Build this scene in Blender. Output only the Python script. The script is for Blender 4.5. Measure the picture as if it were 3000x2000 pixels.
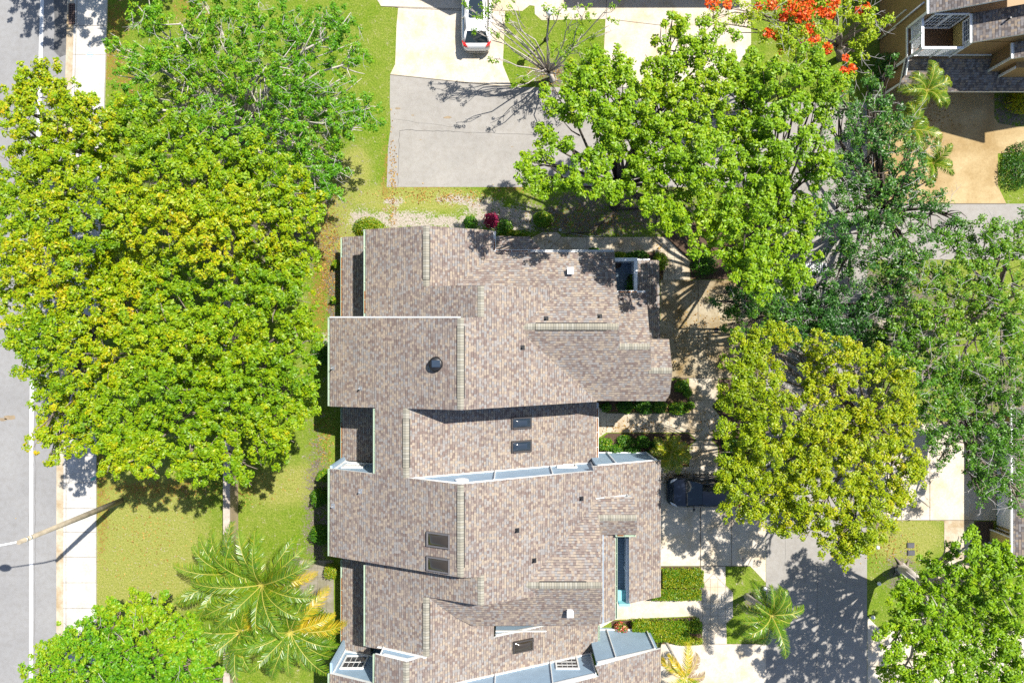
import bpy, math, random
import numpy as np
from mathutils import Vector, Matrix
R = math.radians
for o in list(bpy.data.objects): bpy.data.objects.remove(o)
S = bpy.context.scene
COL = S.collection
# ------------------------------------------------------------------ camera, sky, sun, exposure
H, F = 44.0, 2000.0            # flying height in metres; focal length in photo pixels (photo 3000 wide)
cam = bpy.data.objects.new('camera', bpy.data.cameras.new('camera')); COL.objects.link(cam)
cam.location = (0, 0, H); cam.data.sensor_width = 36; cam.data.lens = 24
cam.data.clip_start = .5; cam.data.clip_end = 1500
S.camera = cam
SUN_EL, SUN_AZ = 58.2, 47.0    # azimuth clockwise from +Y
w = bpy.data.worlds.new('World'); S.world = w; w.use_nodes = True
sky = w.node_tree.nodes.new('ShaderNodeTexSky'); sky.sky_type = 'NISHITA'; sky.sun_disc = False
sky.sun_elevation = R(SUN_EL); sky.sun_rotation = R(SUN_AZ)
bg = w.node_tree.nodes['Background']; bg.inputs['Strength'].default_value = .085
w.node_tree.links.new(sky.outputs[0], bg.inputs['Color'])
sl = bpy.data.lights.new('sun', 'SUN'); sl.energy = 4.6; sl.angle = R(.53); sl.color = (1, .95, .86)
sun = bpy.data.objects.new('sun', sl); COL.objects.link(sun)
SD = Vector((math.sin(R(SUN_AZ)) * math.cos(R(SUN_EL)), math.cos(R(SUN_AZ)) * math.cos(R(SUN_EL)), math.sin(R(SUN_EL))))
sun.rotation_euler = (-SD).to_track_quat('-Z', 'Y').to_euler(); sun.location = (30, 30, 60)
S.view_settings.view_transform = 'Standard'; S.view_settings.look = 'None'
S.view_settings.exposure = .95; S.view_settings.gamma = 1
S.cycles.max_bounces = 6; S.cycles.diffuse_bounces = 3; S.cycles.transmission_bounces = 4
S.cycles.use_denoising = False

# ------------------------------------------------------------------ measuring helpers (survey of the photograph -> metres)
def P(px, py, z=0.0):
    D = H - z
    return Vector(((px - 1500) / F * D, (1000 - py) / F * D, z))
def on_plane(pl, px, py):
    a, b, c = pl; u = (px - 1500) / F; v = (1000 - py) / F
    D = (H - c) / (1 + a * u + b * v)
    return Vector((u * D, v * D, H - D))
def pz(pl, x, y): return pl[0] * x + pl[1] * y + pl[2]

# ------------------------------------------------------------------ materials
def mat(name):
    m = bpy.data.materials.new(name); m.use_nodes = True
    nt = m.node_tree
    return m, nt, nt.nodes['Principled BSDF']
def nd(nt, t, **kw):
    n = nt.nodes.new(t)
    for k, v in kw.items():
        if k in n.inputs: n.inputs[k].default_value = v
        else: setattr(n, k, v)
    return n
def lk(nt, a, b): nt.links.new(a, b)
def ramp(nt, fac, stops, interp='LINEAR'):
    r = nt.nodes.new('ShaderNodeValToRGB'); r.color_ramp.interpolation = interp
    e = r.color_ramp.elements
    while len(e) < len(stops): e.new(.5)
    for q, (p, c) in zip(e, stops):
        q.position = p; q.color = (c[0], c[1], c[2], 1)
    lk(nt, fac, r.inputs[0]); return r.outputs[0]
def mixc(nt, fac, a, b, mode='MIX'):
    n = nt.nodes.new('ShaderNodeMix'); n.data_type = 'RGBA'; n.blend_type = mode
    for s, v in ((n.inputs[0], fac), (n.inputs[6], a), (n.inputs[7], b)):
        if isinstance(v, (int, float)): s.default_value = v
        elif isinstance(v, tuple): s.default_value = (*v, 1) if len(v) == 3 else v
        else: lk(nt, v, s)
    return n.outputs[2]
def mth(nt, op, a, b=None, c=None):
    n = nt.nodes.new('ShaderNodeMath'); n.operation = op
    for s, v in zip(n.inputs, (a, b, c)):
        if v is None: continue
        if isinstance(v, (int, float)): s.default_value = v
        else: lk(nt, v, s)
    return n.outputs[0]
def noise(nt, scale, detail=3, rough=.55, vec=None):
    if vec is None: vec = nt.nodes.new('ShaderNodeNewGeometry').outputs['Position']
    n = nd(nt, 'ShaderNodeTexNoise', Scale=scale, Detail=detail, Roughness=rough)
    lk(nt, vec, n.inputs['Vector']); return n.outputs['Fac']
def plain(name, col, rough=.6, metal=0, spec=.5, var=.0, vscale=3, coat=0):
    m, nt, b = mat(name)
    b.inputs['Base Color'].default_value = (*col, 1); b.inputs['Roughness'].default_value = rough
    b.inputs['Metallic'].default_value = metal; b.inputs['Specular IOR Level'].default_value = spec
    b.inputs['Coat Weight'].default_value = coat
    if var:
        d = tuple(c * (1 - var) for c in col); l = tuple(min(1, c * (1 + var)) for c in col)
        lk(nt, ramp(nt, noise(nt, vscale, 5, .65), [(.3, d), (.7, l)]), b.inputs['Base Color'])
    return m

def shingle_mat(name, cols, lines=(.05, .045, .05)):
    m, nt, b = mat(name)
    uv = nt.nodes.new('ShaderNodeUVMap'); sep = nt.nodes.new('ShaderNodeSeparateXYZ'); lk(nt, uv.outputs[0], sep.inputs[0])
    row = mth(nt, 'DIVIDE', sep.outputs[1], .145); ri = mth(nt, 'FLOOR', row); rf = mth(nt, 'FRACT', row)
    wn = nt.nodes.new('ShaderNodeTexWhiteNoise'); wn.noise_dimensions = '1D'; lk(nt, ri, wn.inputs['W'])
    colu = mth(nt, 'ADD', mth(nt, 'DIVIDE', sep.outputs[0], .155), mth(nt, 'MULTIPLY', wn.outputs['Value'], 7.3))
    ci = mth(nt, 'FLOOR', colu); cf = mth(nt, 'FRACT', colu)
    cmb = nt.nodes.new('ShaderNodeCombineXYZ'); lk(nt, ci, cmb.inputs[0]); lk(nt, ri, cmb.inputs[1])
    w2 = nt.nodes.new('ShaderNodeTexWhiteNoise'); w2.noise_dimensions = '2D'; lk(nt, cmb.outputs[0], w2.inputs['Vector'])
    n = len(cols)
    base = ramp(nt, w2.outputs['Value'], [(i / n, c) for i, c in enumerate(cols)], 'CONSTANT')
    big = ramp(nt, noise(nt, .5, 3), [(.3, (.9, .9, .92)), (.7, (1.06, 1.03, 1.0))])
    base = mixc(nt, 1., base, big, 'MULTIPLY')
    gr = ramp(nt, noise(nt, 60, 2), [(.3, (.86, .86, .86)), (.7, (1.12, 1.12, 1.12))])
    base = mixc(nt, 1., base, gr, 'MULTIPLY')
    sepc = nt.nodes.new('ShaderNodeSeparateColor'); lk(nt, w2.outputs['Color'], sepc.inputs[0])
    thick = mth(nt, 'MULTIPLY', mth(nt, 'GREATER_THAN', sepc.outputs[1], .42), .14)     # printed butt line of laminated tabs; also carries their shadow gap as colour
    line = mth(nt, 'LESS_THAN', rf, mth(nt, 'ADD', thick, .05))
    gap = mth(nt, 'LESS_THAN', cf, .07)
    ln = mth(nt, 'MAXIMUM', mth(nt, 'MULTIPLY', line, .9), mth(nt, 'MULTIPLY', gap, .4))
    lk(nt, mixc(nt, ln, base, lines), b.inputs['Base Color'])
    b.inputs['Roughness'].default_value = .92; b.inputs['Specular IOR Level'].default_value = .2
    return m
SHINGLE = shingle_mat('shingle', [(.175, .135, .12), (.225, .19, .167), (.29, .243, .195), (.20, .165, .148), (.235, .226, .22), (.305, .258, .208), (.24, .20, .175), (.262, .245, .232)])
SHINGLE_T = shingle_mat('shingle_tan_house', [(.12, .105, .1), (.20, .17, .15), (.27, .22, .17), (.16, .15, .15), (.22, .21, .21)])
def cap_mat():
    m, nt, b = mat('ridge_cap')
    uv = nt.nodes.new('ShaderNodeUVMap'); sep = nt.nodes.new('ShaderNodeSeparateXYZ'); lk(nt, uv.outputs[0], sep.inputs[0])
    r = mth(nt, 'DIVIDE', sep.outputs[0], .14); wn = nt.nodes.new('ShaderNodeTexWhiteNoise'); wn.noise_dimensions = '1D'
    lk(nt, mth(nt, 'FLOOR', r), wn.inputs['W'])
    c = ramp(nt, wn.outputs['Value'], [(0, (.21, .20, .165)), (.5, (.26, .24, .19)), (1, (.30, .29, .25))])
    lk(nt, mixc(nt, mth(nt, 'MULTIPLY', mth(nt, 'LESS_THAN', mth(nt, 'FRACT', r), .16), .7), c, (.06, .06, .055)), b.inputs['Base Color'])
    b.inputs['Roughness'].default_value = .9
    return m
CAP = cap_mat()
def siding_mat(name, col, axis='Z', pitch=.16, dark=.55):
    m, nt, b = mat(name)
    g = nt.nodes.new('ShaderNodeNewGeometry'); sep = nt.nodes.new('ShaderNodeSeparateXYZ'); lk(nt, g.outputs['Position'], sep.inputs[0])
    s = sep.outputs[axis] if axis != 'XY' else mth(nt, 'ADD', sep.outputs['X'], sep.outputs['Y'])
    f = mth(nt, 'FRACT', mth(nt, 'DIVIDE', s, pitch))
    c = ramp(nt, noise(nt, 1.2, 5), [(.3, tuple(k * .88 for k in col)), (.7, tuple(min(1, k * 1.06) for k in col))])
    lk(nt, mixc(nt, mth(nt, 'MULTIPLY', mth(nt, 'LESS_THAN', f, .13), .6), c, tuple(k * dark for k in col)), b.inputs['Base Color'])
    b.inputs['Roughness'].default_value = .6
    return m
BLUE = siding_mat('blue_siding', (.30, .42, .54))
TAN = siding_mat('tan_siding', (.30, .19, .085), 'XY', .2, .7)
YEL = siding_mat('yellow_siding', (.52, .40, .13), 'XY', .2, .75)
WHITE = plain('white_trim', (.74, .75, .74), .5, var=.08)
PGREEN = plain('pale_green_gutter', (.34, .43, .33), .5, var=.12, vscale=4)
LITTER = plain('dry_leaf_litter', (.22, .085, .02), .9, var=.6, vscale=25)
DARKV = plain('dark_vent', (.015, .015, .017), .8)
BRONZE = plain('bronze_frame', (.085, .075, .07), .35, .5)
GREYF = plain('grey_frame', (.17, .16, .16), .4, .4)
GLASSD = plain('dark_skylight_glass', (.02, .03, .045), .08, 0, .8)
GLASSB = plain('brown_skylight_glass', (.035, .028, .02), .1, 0, .8)
WGLASS = plain('window_glass', (.03, .04, .05), .05, 0, .9)
GLASSC = plain('car_glass', (.012, .022, .03), .04, 0, .9)
BLACK = plain('black_paint', (.012, .012, .014), .4)
RUBBER = plain('rubber', (.015, .015, .015), .8)
METAL = plain('galvanised', (.45, .47, .5), .4, .6)
WHITEM = plain('white_metal', (.78, .8, .82), .35)
DECK = siding_mat('deck_boards', (.12, .18, .24), 'Y', .16, .35)
WOOD = siding_mat('brown_deck', (.13, .062, .022), 'X', .16, .4)
TURQ = plain('turquoise_cushion', (.22, .52, .55), .7, var=.1)

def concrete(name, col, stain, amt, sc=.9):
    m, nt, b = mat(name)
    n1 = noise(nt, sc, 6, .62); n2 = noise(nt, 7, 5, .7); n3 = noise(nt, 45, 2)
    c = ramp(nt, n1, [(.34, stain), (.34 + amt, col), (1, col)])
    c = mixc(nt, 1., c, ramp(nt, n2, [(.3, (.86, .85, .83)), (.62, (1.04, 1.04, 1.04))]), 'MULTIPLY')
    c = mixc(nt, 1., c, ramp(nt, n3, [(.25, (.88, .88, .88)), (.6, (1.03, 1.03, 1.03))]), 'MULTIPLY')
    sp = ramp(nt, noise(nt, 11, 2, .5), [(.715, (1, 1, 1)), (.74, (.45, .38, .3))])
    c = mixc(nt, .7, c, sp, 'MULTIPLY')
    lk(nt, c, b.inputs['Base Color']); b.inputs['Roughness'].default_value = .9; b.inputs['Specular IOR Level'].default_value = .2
    return m
CONC = concrete('concrete_cream', (.46, .405, .32), (.33, .25, .15), .22)
CONCW = concrete('concrete_white', (.50, .49, .47), (.42, .40, .37), .3)
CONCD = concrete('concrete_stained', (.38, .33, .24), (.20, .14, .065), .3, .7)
CONCT = concrete('concrete_tan', (.42, .325, .18), (.29, .20, .09), .3, .5)
CONCB = concrete('concrete_bright', (.52, .47, .40), (.47, .39, .28), .2)
PAVER = concrete('old_pavers', (.26, .235, .2), (.17, .16, .1), .3, 1.5)
def asphalt(name, a, b2, sc=.35):
    m, nt, b = mat(name)
    c = ramp(nt, noise(nt, sc, 6, .65), [(.3, a), (.7, b2)])
    c = mixc(nt, 1., c, ramp(nt, noise(nt, 28, 4, .8), [(.28, (.72, .72, .73)), (.7, (1.16, 1.16, 1.15))]), 'MULTIPLY')
    c = mixc(nt, .5, c, ramp(nt, noise(nt, 3.1, 5, .6), [(.42, (1.05, 1.05, 1.05)), (.75, (.8, .76, .7))]), 'MULTIPLY')
    lk(nt, c, b.inputs['Base Color']); b.inputs['Roughness'].default_value = .93; b.inputs['Specular IOR Level'].default_value = .2
    return m
ASPH = asphalt('asphalt_court', (.255, .243, .228), (.315, .30, .28))
STREET = asphalt('asphalt_street', (.225, .225, .23), (.262, .262, .265))
PAINT = plain('road_paint', (.62, .63, .64), .7, var=.1, vscale=6)
JOINT = plain('joint', (.13, .11, .085), .95)
CRACK = plain('crack', (.10, .095, .09), .95)
MULCH = plain('mulch', (.075, .045, .028), .95, var=.55, vscale=14)
DIRT = plain('dirt', (.2, .165, .13), .95, var=.35, vscale=6)
BARK = plain('bark', (.19, .155, .125), .9, var=.4, vscale=9)
BARKP = plain('pale_bark', (.42, .38, .34), .85, var=.25, vscale=7)
TWIG = plain('grey_twig', (.36, .34, .33), .8, var=.2, vscale=7)
BARKD = plain('dark_bark', (.07, .055, .045), .9, var=.4, vscale=9)

def ground_mat():
    m, nt, b = mat('lawn')
    def at(n):
        a = nt.nodes.new('ShaderNodeAttribute'); a.attribute_name = n; return a.outputs['Fac']
    n1 = noise(nt, .32, 5, .6); n2 = noise(nt, 2.2, 6, .7); n3 = noise(nt, 9, 6, .8); n4 = noise(nt, 30, 3, .8)
    gm = mth(nt, 'ADD', mth(nt, 'MULTIPLY', n3, .75), mth(nt, 'MULTIPLY', n4, .25))
    c = ramp(nt, gm, [(.33, (.035, .10, .005)), (.45, (.10, .185, .012)), (.55, (.17, .245, .02)), (.68, (.28, .33, .04))])
    c2 = ramp(nt, gm, [(.33, (.10, .15, .012)), (.45, (.22, .25, .045)), (.56, (.32, .315, .09)), (.7, (.42, .37, .13))])
    k = mth(nt, 'ADD', mth(nt, 'MULTIPLY', n1, .9), mth(nt, 'MULTIPLY', n2, .7))
    k = mth(nt, 'ADD', k, mth(nt, 'MULTIPLY', at('dry'), .5))
    kk = nd(nt, 'ShaderNodeMapRange'); lk(nt, k, kk.inputs[0]); kk.inputs[1].default_value = .68; kk.inputs[2].default_value = 1.25
    c = mixc(nt, kk.outputs[0], c, c2)
    lit = ramp(nt, n4, [(.3, (.09, .06, .02)), (.5, (.24, .14, .03)), (.66, (.40, .22, .045)), (.8, (.46, .32, .13))])
    sand = ramp(nt, gm, [(.34, (.15, .13, .10)), (.46, (.34, .29, .235)), (.6, (.48, .43, .38))])
    dirt = ramp(nt, gm, [(.34, (.05, .042, .034)), (.5, (.14, .115, .095)), (.64, (.28, .24, .21))])
    jit = mth(nt, 'ADD', mth(nt, 'MULTIPLY', mth(nt, 'SUBTRACT', n2, .5), 2.2), mth(nt, 'MULTIPLY', mth(nt, 'SUBTRACT', gm, .5), 4.0))
    for nm, col in (('litter', lit), ('dirt', dirt), ('sand', sand)):
        q = nd(nt, 'ShaderNodeMapRange'); lk(nt, mth(nt, 'ADD', at(nm), jit), q.inputs[0]); q.inputs[1].default_value = .42; q.inputs[2].default_value = .62
        c = mixc(nt, q.outputs[0], c, col)
    lk(nt, c, b.inputs['Base Color']); b.inputs['Roughness'].default_value = .95; b.inputs['Specular IOR Level'].default_value = .1
    bp = nd(nt, 'ShaderNodeBump', Strength=.9, Distance=.12); lk(nt, n3, bp.inputs['Height']); lk(nt, bp.outputs[0], b.inputs['Normal'])
    return m
def leaf_mat(name, stops, trans=.32, rough=.45, spec=.35):
    m, nt, b = mat(name)
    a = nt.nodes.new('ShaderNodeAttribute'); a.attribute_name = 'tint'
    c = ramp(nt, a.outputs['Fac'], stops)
    lk(nt, c, b.inputs['Base Color']); b.inputs['Roughness'].default_value = rough; b.inputs['Specular IOR Level'].default_value = spec
    t = nt.nodes.new('ShaderNodeBsdfTranslucent'); lk(nt, mixc(nt, 1., c, (1.05, 1.1, .6), 'MULTIPLY'), t.inputs['Color'])
    mx = nt.nodes.new('ShaderNodeMixShader'); mx.inputs[0].default_value = trans
    lk(nt, b.outputs[0], mx.inputs[1]); lk(nt, t.outputs[0], mx.inputs[2])
    lk(nt, mx.outputs[0], nt.nodes['Material Output'].inputs['Surface'])
    return m
L_YEL = leaf_mat('leaf_yellow_green', [(0, (.05, .15, .003)), (.35, (.145, .29, .003)), (.62, (.265, .385, .003)), (.86, (.42, .43, .004)), (1, (.52, .38, .010))])
L_GRN = leaf_mat('leaf_green', [(0, (.02, .10, .004)), (.4, (.065, .23, .005)), (.7, (.14, .34, .006)), (1, (.32, .42, .010))])
L_LIME = leaf_mat('leaf_lime', [(0, (.045, .13, .003)), (.4, (.135, .28, .004)), (.7, (.235, .395, .004)), (1, (.36, .44, .006))])
L_OAK = leaf_mat('leaf_oak', [(0, (.010, .05, .008)), (.4, (.028, .11, .012)), (.7, (.06, .18, .012)), (1, (.18, .27, .012))], .22, .42, .4)
L_OAKL = leaf_mat('leaf_oak_light', [(0, (.025, .09, .006)), (.4, (.07, .20, .008)), (.7, (.14, .29, .008)), (1, (.28, .36, .012))], .28, .42, .4)
L_GOLD = leaf_mat('leaf_gold', [(0, (.08, .17, .003)), (.35, (.20, .31, .003)), (.65, (.33, .40, .003)), (.9, (.46, .43, .005)), (1, (.5, .38, .008))])
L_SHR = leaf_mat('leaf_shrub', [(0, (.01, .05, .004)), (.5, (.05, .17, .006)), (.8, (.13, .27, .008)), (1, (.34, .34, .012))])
L_RED = leaf_mat('leaf_magenta', [(0, (.10, .005, .03)), (.6, (.28, .008, .06)), (1, (.45, .02, .10))])
L_FLOW = leaf_mat('petals_orange', [(0, (.45, .03, .006)), (.5, (.75, .11, .01)), (1, (.85, .2, .02))], .25)
L_MIX = leaf_mat('leaf_flower_mix', [(0, (.05, .16, .008)), (.45, (.12, .22, .01)), (.55, (.5, .03, .06)), (.8, (.6, .12, .04)), (1, (.7, .5, .3))])
L_PALM = leaf_mat('leaf_palm', [(0, (.02, .07, .006)), (.45, (.06, .17, .008)), (.7, (.15, .26, .010)), (.88, (.34, .33, .012)), (1, (.55, .38, .02))], .25, .35, .6)
L_DRY = leaf_mat('leaf_dry', [(0, (.12, .08, .04)), (1, (.34, .25, .15))], .15, .8, .1)
def paint_car(name, col, metal=.2):
    return plain(name, col, .25, metal, .6, coat=1.0)

# ------------------------------------------------------------------ mesh helpers
class MB:
    def __init__(s): s.v = []; s.f = []; s.m = []; s.uv = {}; s.sm = set()
    def poly(s, pts, m=0, uv=None):
        i = len(s.v); s.v += [tuple(p) for p in pts]; s.f.append(tuple(range(i, i + len(pts)))); s.m.append(m)
        if uv: s.uv[len(s.f) - 1] = uv
    def box(s, c, d, m=0, rz=0, mats=None):
        x, y, z = d[0] / 2, d[1] / 2, d[2] / 2; ca, sa = math.cos(rz), math.sin(rz)
        q = [(c[0] + ca * a - sa * b, c[1] + sa * a + ca * b, c[2] + e) for a, b, e in
             ((-x, -y, -z), (x, -y, -z), (x, y, -z), (-x, y, -z), (-x, -y, z), (x, -y, z), (x, y, z), (-x, y, z))]
        i = len(s.v); s.v += q
        for f in ((0, 3, 2, 1), (4, 5, 6, 7), (0, 1, 5, 4), (1, 2, 6, 5), (2, 3, 7, 6), (3, 0, 4, 7)):
            s.f.append(tuple(i + k for k in f)); s.m.append(m)
    def prism(s, pts, z0, z1, m=0, ms=None, bottom=False):
        n = len(pts)
        a = sum(pts[i][0] * pts[(i + 1) % n][1] - pts[(i + 1) % n][0] * pts[i][1] for i in range(n))
        if a < 0: pts = pts[::-1]
        s.poly([(p[0], p[1], z1) for p in pts], m)
        for i in range(n):
            p, q = pts[i], pts[(i + 1) % n]
            s.poly([(p[0], p[1], z0), (q[0], q[1], z0), (q[0], q[1], z1), (p[0], p[1], z1)], m if ms is None else ms)
        if bottom: s.poly([(p[0], p[1], z0) for p in pts[::-1]], m)
    def beam(s, p, q, wd, ht, m=0):
        p, q = Vector(p), Vector(q); d = (q - p).normalized()
        up = Vector((0, 0, 1)) if abs(d.z) < .95 else Vector((1, 0, 0))
        a = d.cross(up).normalized() * wd / 2; b = a.cross(d).normalized() * ht / 2
        i = len(s.v)
        for c in (p, q): s.v += [tuple(c - a - b), tuple(c + a - b), tuple(c + a + b), tuple(c - a + b)]
        for f in ((0, 1, 2, 3), (7, 6, 5, 4), (0, 4, 5, 1), (1, 5, 6, 2), (2, 6, 7, 3), (3, 7, 4, 0)):
            s.f.append(tuple(i + k for k in f)); s.m.append(m)
    def tube(s, pts, rad, n=6, m=0, cap=True):
        pts = [Vector(p) for p in pts]
        if isinstance(rad, (int, float)): rad = [rad] * len(pts)
        i0 = len(s.v)
        for k, p in enumerate(pts):
            d = (pts[min(k + 1, len(pts) - 1)] - pts[max(k - 1, 0)])
            d = d.normalized() if d.length > 1e-6 else Vector((0, 0, 1))
            up = Vector((0, 0, 1)) if abs(d.z) < .9 else Vector((1, 0, 0))
            a = d.cross(up).normalized(); b = a.cross(d)
            for j in range(n):
                t = 2 * math.pi * j / n
                s.v.append(tuple(p + (a * math.cos(t) + b * math.sin(t)) * rad[k]))
        for k in range(len(pts) - 1):
            for j in range(n):
                A = i0 + k * n + j; B = i0 + k * n + (j + 1) % n
                s.f.append((A, B, B + n, A + n)); s.m.append(m); s.sm.add(len(s.f) - 1)
        if cap:
            s.f.append(tuple(i0 + j for j in range(n))[::-1]); s.m.append(m)
            s.f.append(tuple(i0 + (len(pts) - 1) * n + j for j in range(n))); s.m.append(m)
    def lathe(s, c, prof, n=20, m=0, sx=1, sy=1):
        i0 = len(s.v)
        for r, z in prof:
            for j in range(n):
                t = 2 * math.pi * j / n; s.v.append((c[0] + r * math.cos(t) * sx, c[1] + r * math.sin(t) * sy, c[2] + z))
        for k in range(len(prof) - 1):
            for j in range(n):
                A = i0 + k * n + j; B = i0 + k * n + (j + 1) % n
                s.f.append((A, B, B + n, A + n)); s.m.append(m); s.sm.add(len(s.f) - 1)
        s.f.append(tuple(i0 + (len(prof) - 1) * n + j for j in range(n))); s.m.append(m)
    def build(s, name, mats, parent=None, smooth=False):
        me = bpy.data.meshes.new(name); me.from_pydata(s.v, [], s.f)
        for mm in (mats if isinstance(mats, (list, tuple)) else [mats]): me.materials.append(mm)
        me.polygons.foreach_set('material_index', s.m)
        if s.uv:
            ul = me.uv_layers.new(name='UVMap')
            for fi, uv in s.uv.items():
                for li, q in zip(me.polygons[fi].loop_indices, uv): ul.data[li].uv = q
        if smooth: me.polygons.foreach_set('use_smooth', [True] * len(s.f))
        elif s.sm: me.polygons.foreach_set('use_smooth', [i in s.sm for i in range(len(s.f))])
        me.update()
        return link(name, me, parent)
def link(name, me, parent=None):
    o = bpy.data.objects.new(name, me); COL.objects.link(o)
    if parent is not None:
        o.parent = parent
        if parent.type == 'EMPTY': o.matrix_parent_inverse = Matrix.Translation(-parent.location)
    return o
def thing(name, label, cat, loc=(0, 0, 0), group=None):
    o = bpy.data.objects.new(name, None); COL.objects.link(o); o.location = loc; o.empty_display_size = .3
    o['label'] = label; o['category'] = cat
    if group: o['group'] = group
    return o
def tag(o, label, cat, group=None):
    o['label'] = label; o['category'] = cat
    if group: o['group'] = group
    return o
def struct(o, kind='structure'): o['kind'] = kind; return o
def sheet(name, px, z, m, kerb=0):
    mb = MB(); pts = [P(a, b) for a, b in px]
    if kerb: mb.prism([(p.x, p.y) for p in pts], -.05, z)
    else:
        n = len(pts); ar = sum(pts[i].x * pts[(i + 1) % n].y - pts[(i + 1) % n].x * pts[i].y for i in range(n))
        if ar < 0: pts = pts[::-1]
        mb.poly([(p.x, p.y, z) for p in pts])
    return struct(mb.build(name, m))
def strip(mb, px, wd, z):
    pts = [P(a, b) for a, b in px]
    for p, q in zip(pts, pts[1:]):
        d = (q - p); n = Vector((-d.y, d.x, 0)).normalized() * wd / 2
        mb.poly([(p.x - n.x, p.y - n.y, z), (q.x - n.x, q.y - n.y, z), (q.x + n.x, q.y + n.y, z), (p.x + n.x, p.y + n.y, z)])

# ------------------------------------------------------------------ ground
def blob(X, Y, px, py, rx, ry, soft=.5):
    c = P(px, py); d = np.sqrt(((X - c.x) / (rx / F * H)) ** 2 + ((Y - c.y) / (ry / F * H)) ** 2)
    return np.clip((1 - d) / soft + .5, 0, 1)
def build_ground():
    xs = np.concatenate([[-400, -200, -90, -50], np.linspace(-36, 36, 241), [50, 90, 200, 400]])
    ys = np.concatenate([[-400, -200, -80, -40], np.linspace(-25, 25, 167), [40, 80, 200, 400]])
    X, Y = np.meshgrid(xs, ys); n, m = len(xs), len(ys)
    v = np.stack([X.ravel(), Y.ravel(), np.zeros(n * m)], 1)
    I = np.arange(n * m).reshape(m, n)
    q = np.stack([I[:-1, :-1], I[:-1, 1:], I[1:, 1:], I[1:, :-1]], -1).reshape(-1, 4)
    me = bpy.data.meshes.new('ground'); me.from_pydata(v.tolist(), [], q.tolist())
    att = {}
    sand = np.zeros_like(X); litter = np.zeros_like(X); dirt = np.zeros_like(X); dry = np.zeros_like(X)
    for a in ((1180, 645, 130, 26), (1340, 652, 130, 20), (1500, 645, 90, 42), (1420, 610, 60, 30), (1060, 640, 40, 30), (945, 1000, 16, 26), (1340, 585, 60, 14), (1150, 590, 30, 14), (1900, 1165, 60, 30), (2560, 900, 60, 60)): sand = np.maximum(sand, .8 * blob(X, Y, *a, .9))
    for a in ((960, 760, 50, 200), (930, 880, 30, 120), (985, 560, 22, 40), (1130, 560, 14, 160), (340, 60, 50, 70), (330, 180, 40, 80), (370, 260, 40, 60), (300, 1450, 22, 200), (450, 1430, 160, 26), (560, 20, 60, 40), (1250, 552, 120, 8), (1500, 552, 100, 10), (960, 1000, 30, 60), (1940, 800, 14, 40), (2000, 700, 80, 40)): litter = np.maximum(litter, .5 * blob(X, Y, *a, 1.0))
    for a in ((1620, 215, 70, 38), (1700, 640, 220, 60), (1900, 620, 160, 70), (2060, 740, 70, 90), (930, 1520, 40, 260), (980, 850, 26, 180), (1700, 590, 90, 40), (720, 350, 40, 60), (2215, 1765, 45, 40), (2640, 1680, 50, 60), (2500, 1180, 120, 90), (2620, 900, 200, 140), (2950, 1180, 120, 120), (870, 1700, 60, 90), (2960, 330, 60, 60), (700, 560, 300, 300), (250, 900, 60, 300), (2160, 1360, 50, 60), (2500, 480, 130, 120)): dirt = np.maximum(dirt, .62 * blob(X, Y, *a, .9))
    for a in ((420, 1600, 200, 240), (420, 1500, 120, 80), (1200, 580, 200, 40), (980, 650, 60, 120), (850, 1420, 110, 60), (1040, 500, 50, 70), (2650, 1580, 110, 60)): dry = np.maximum(dry, blob(X, Y, *a))
    for nm, a in (('sand', sand), ('litter', litter), ('dirt', dirt), ('dry', dry)):
        t = me.attributes.new(nm, 'FLOAT', 'POINT'); t.data.foreach_set('value', a.ravel().astype(np.float32))
    me.materials.append(ground_mat()); struct(link('ground', me))
build_ground()
OFF = [(-400, 66), (-200, 48), (0, 32), (124, 29), (300, 24), (600, 14), (900, 6), (1200, 1), (1500, 0), (2000, 0), (2500, 6)]
def along(x0): return [(x0 + o, y) for y, o in OFF]
def band(x0, x1): return along(x0) + along(x1)[::-1]
sheet('street', [(-900, -400)] + along(170) + [(-900, 2500)], .004, STREET)
lane = sheet('road_marking', band(86, 97), .008, PAINT); lane.name = 'road_marking'
sheet('kerb', band(168, 188), .10, CONC, 1)
sheet('sidewalk', band(189, 284), .12, CONCW, 1)
sheet('storm_drain_apron', [(156, -40), (198, -40), (196, 90), (194, 160), (176, 168), (158, 150), (160, 70)], .010, plain('wet_concrete', (.10, .10, .10), .8, var=.3, vscale=4))
jm = MB()
for y in (-20, 78, 162, 330, 480, 630, 780, 930, 1080, 1210, 1270, 1334, 1412, 1487, 1556, 1629, 1704, 1779, 1855, 1930):
    o = np.interp(y, [q for q, _ in OFF], [p for _, p in OFF]); strip(jm, [(189 + o, y), (284 + o, y)], .025, .125)
strip(jm, [(x + 7, y) for x, y in along(190)], .025, .126)
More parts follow.
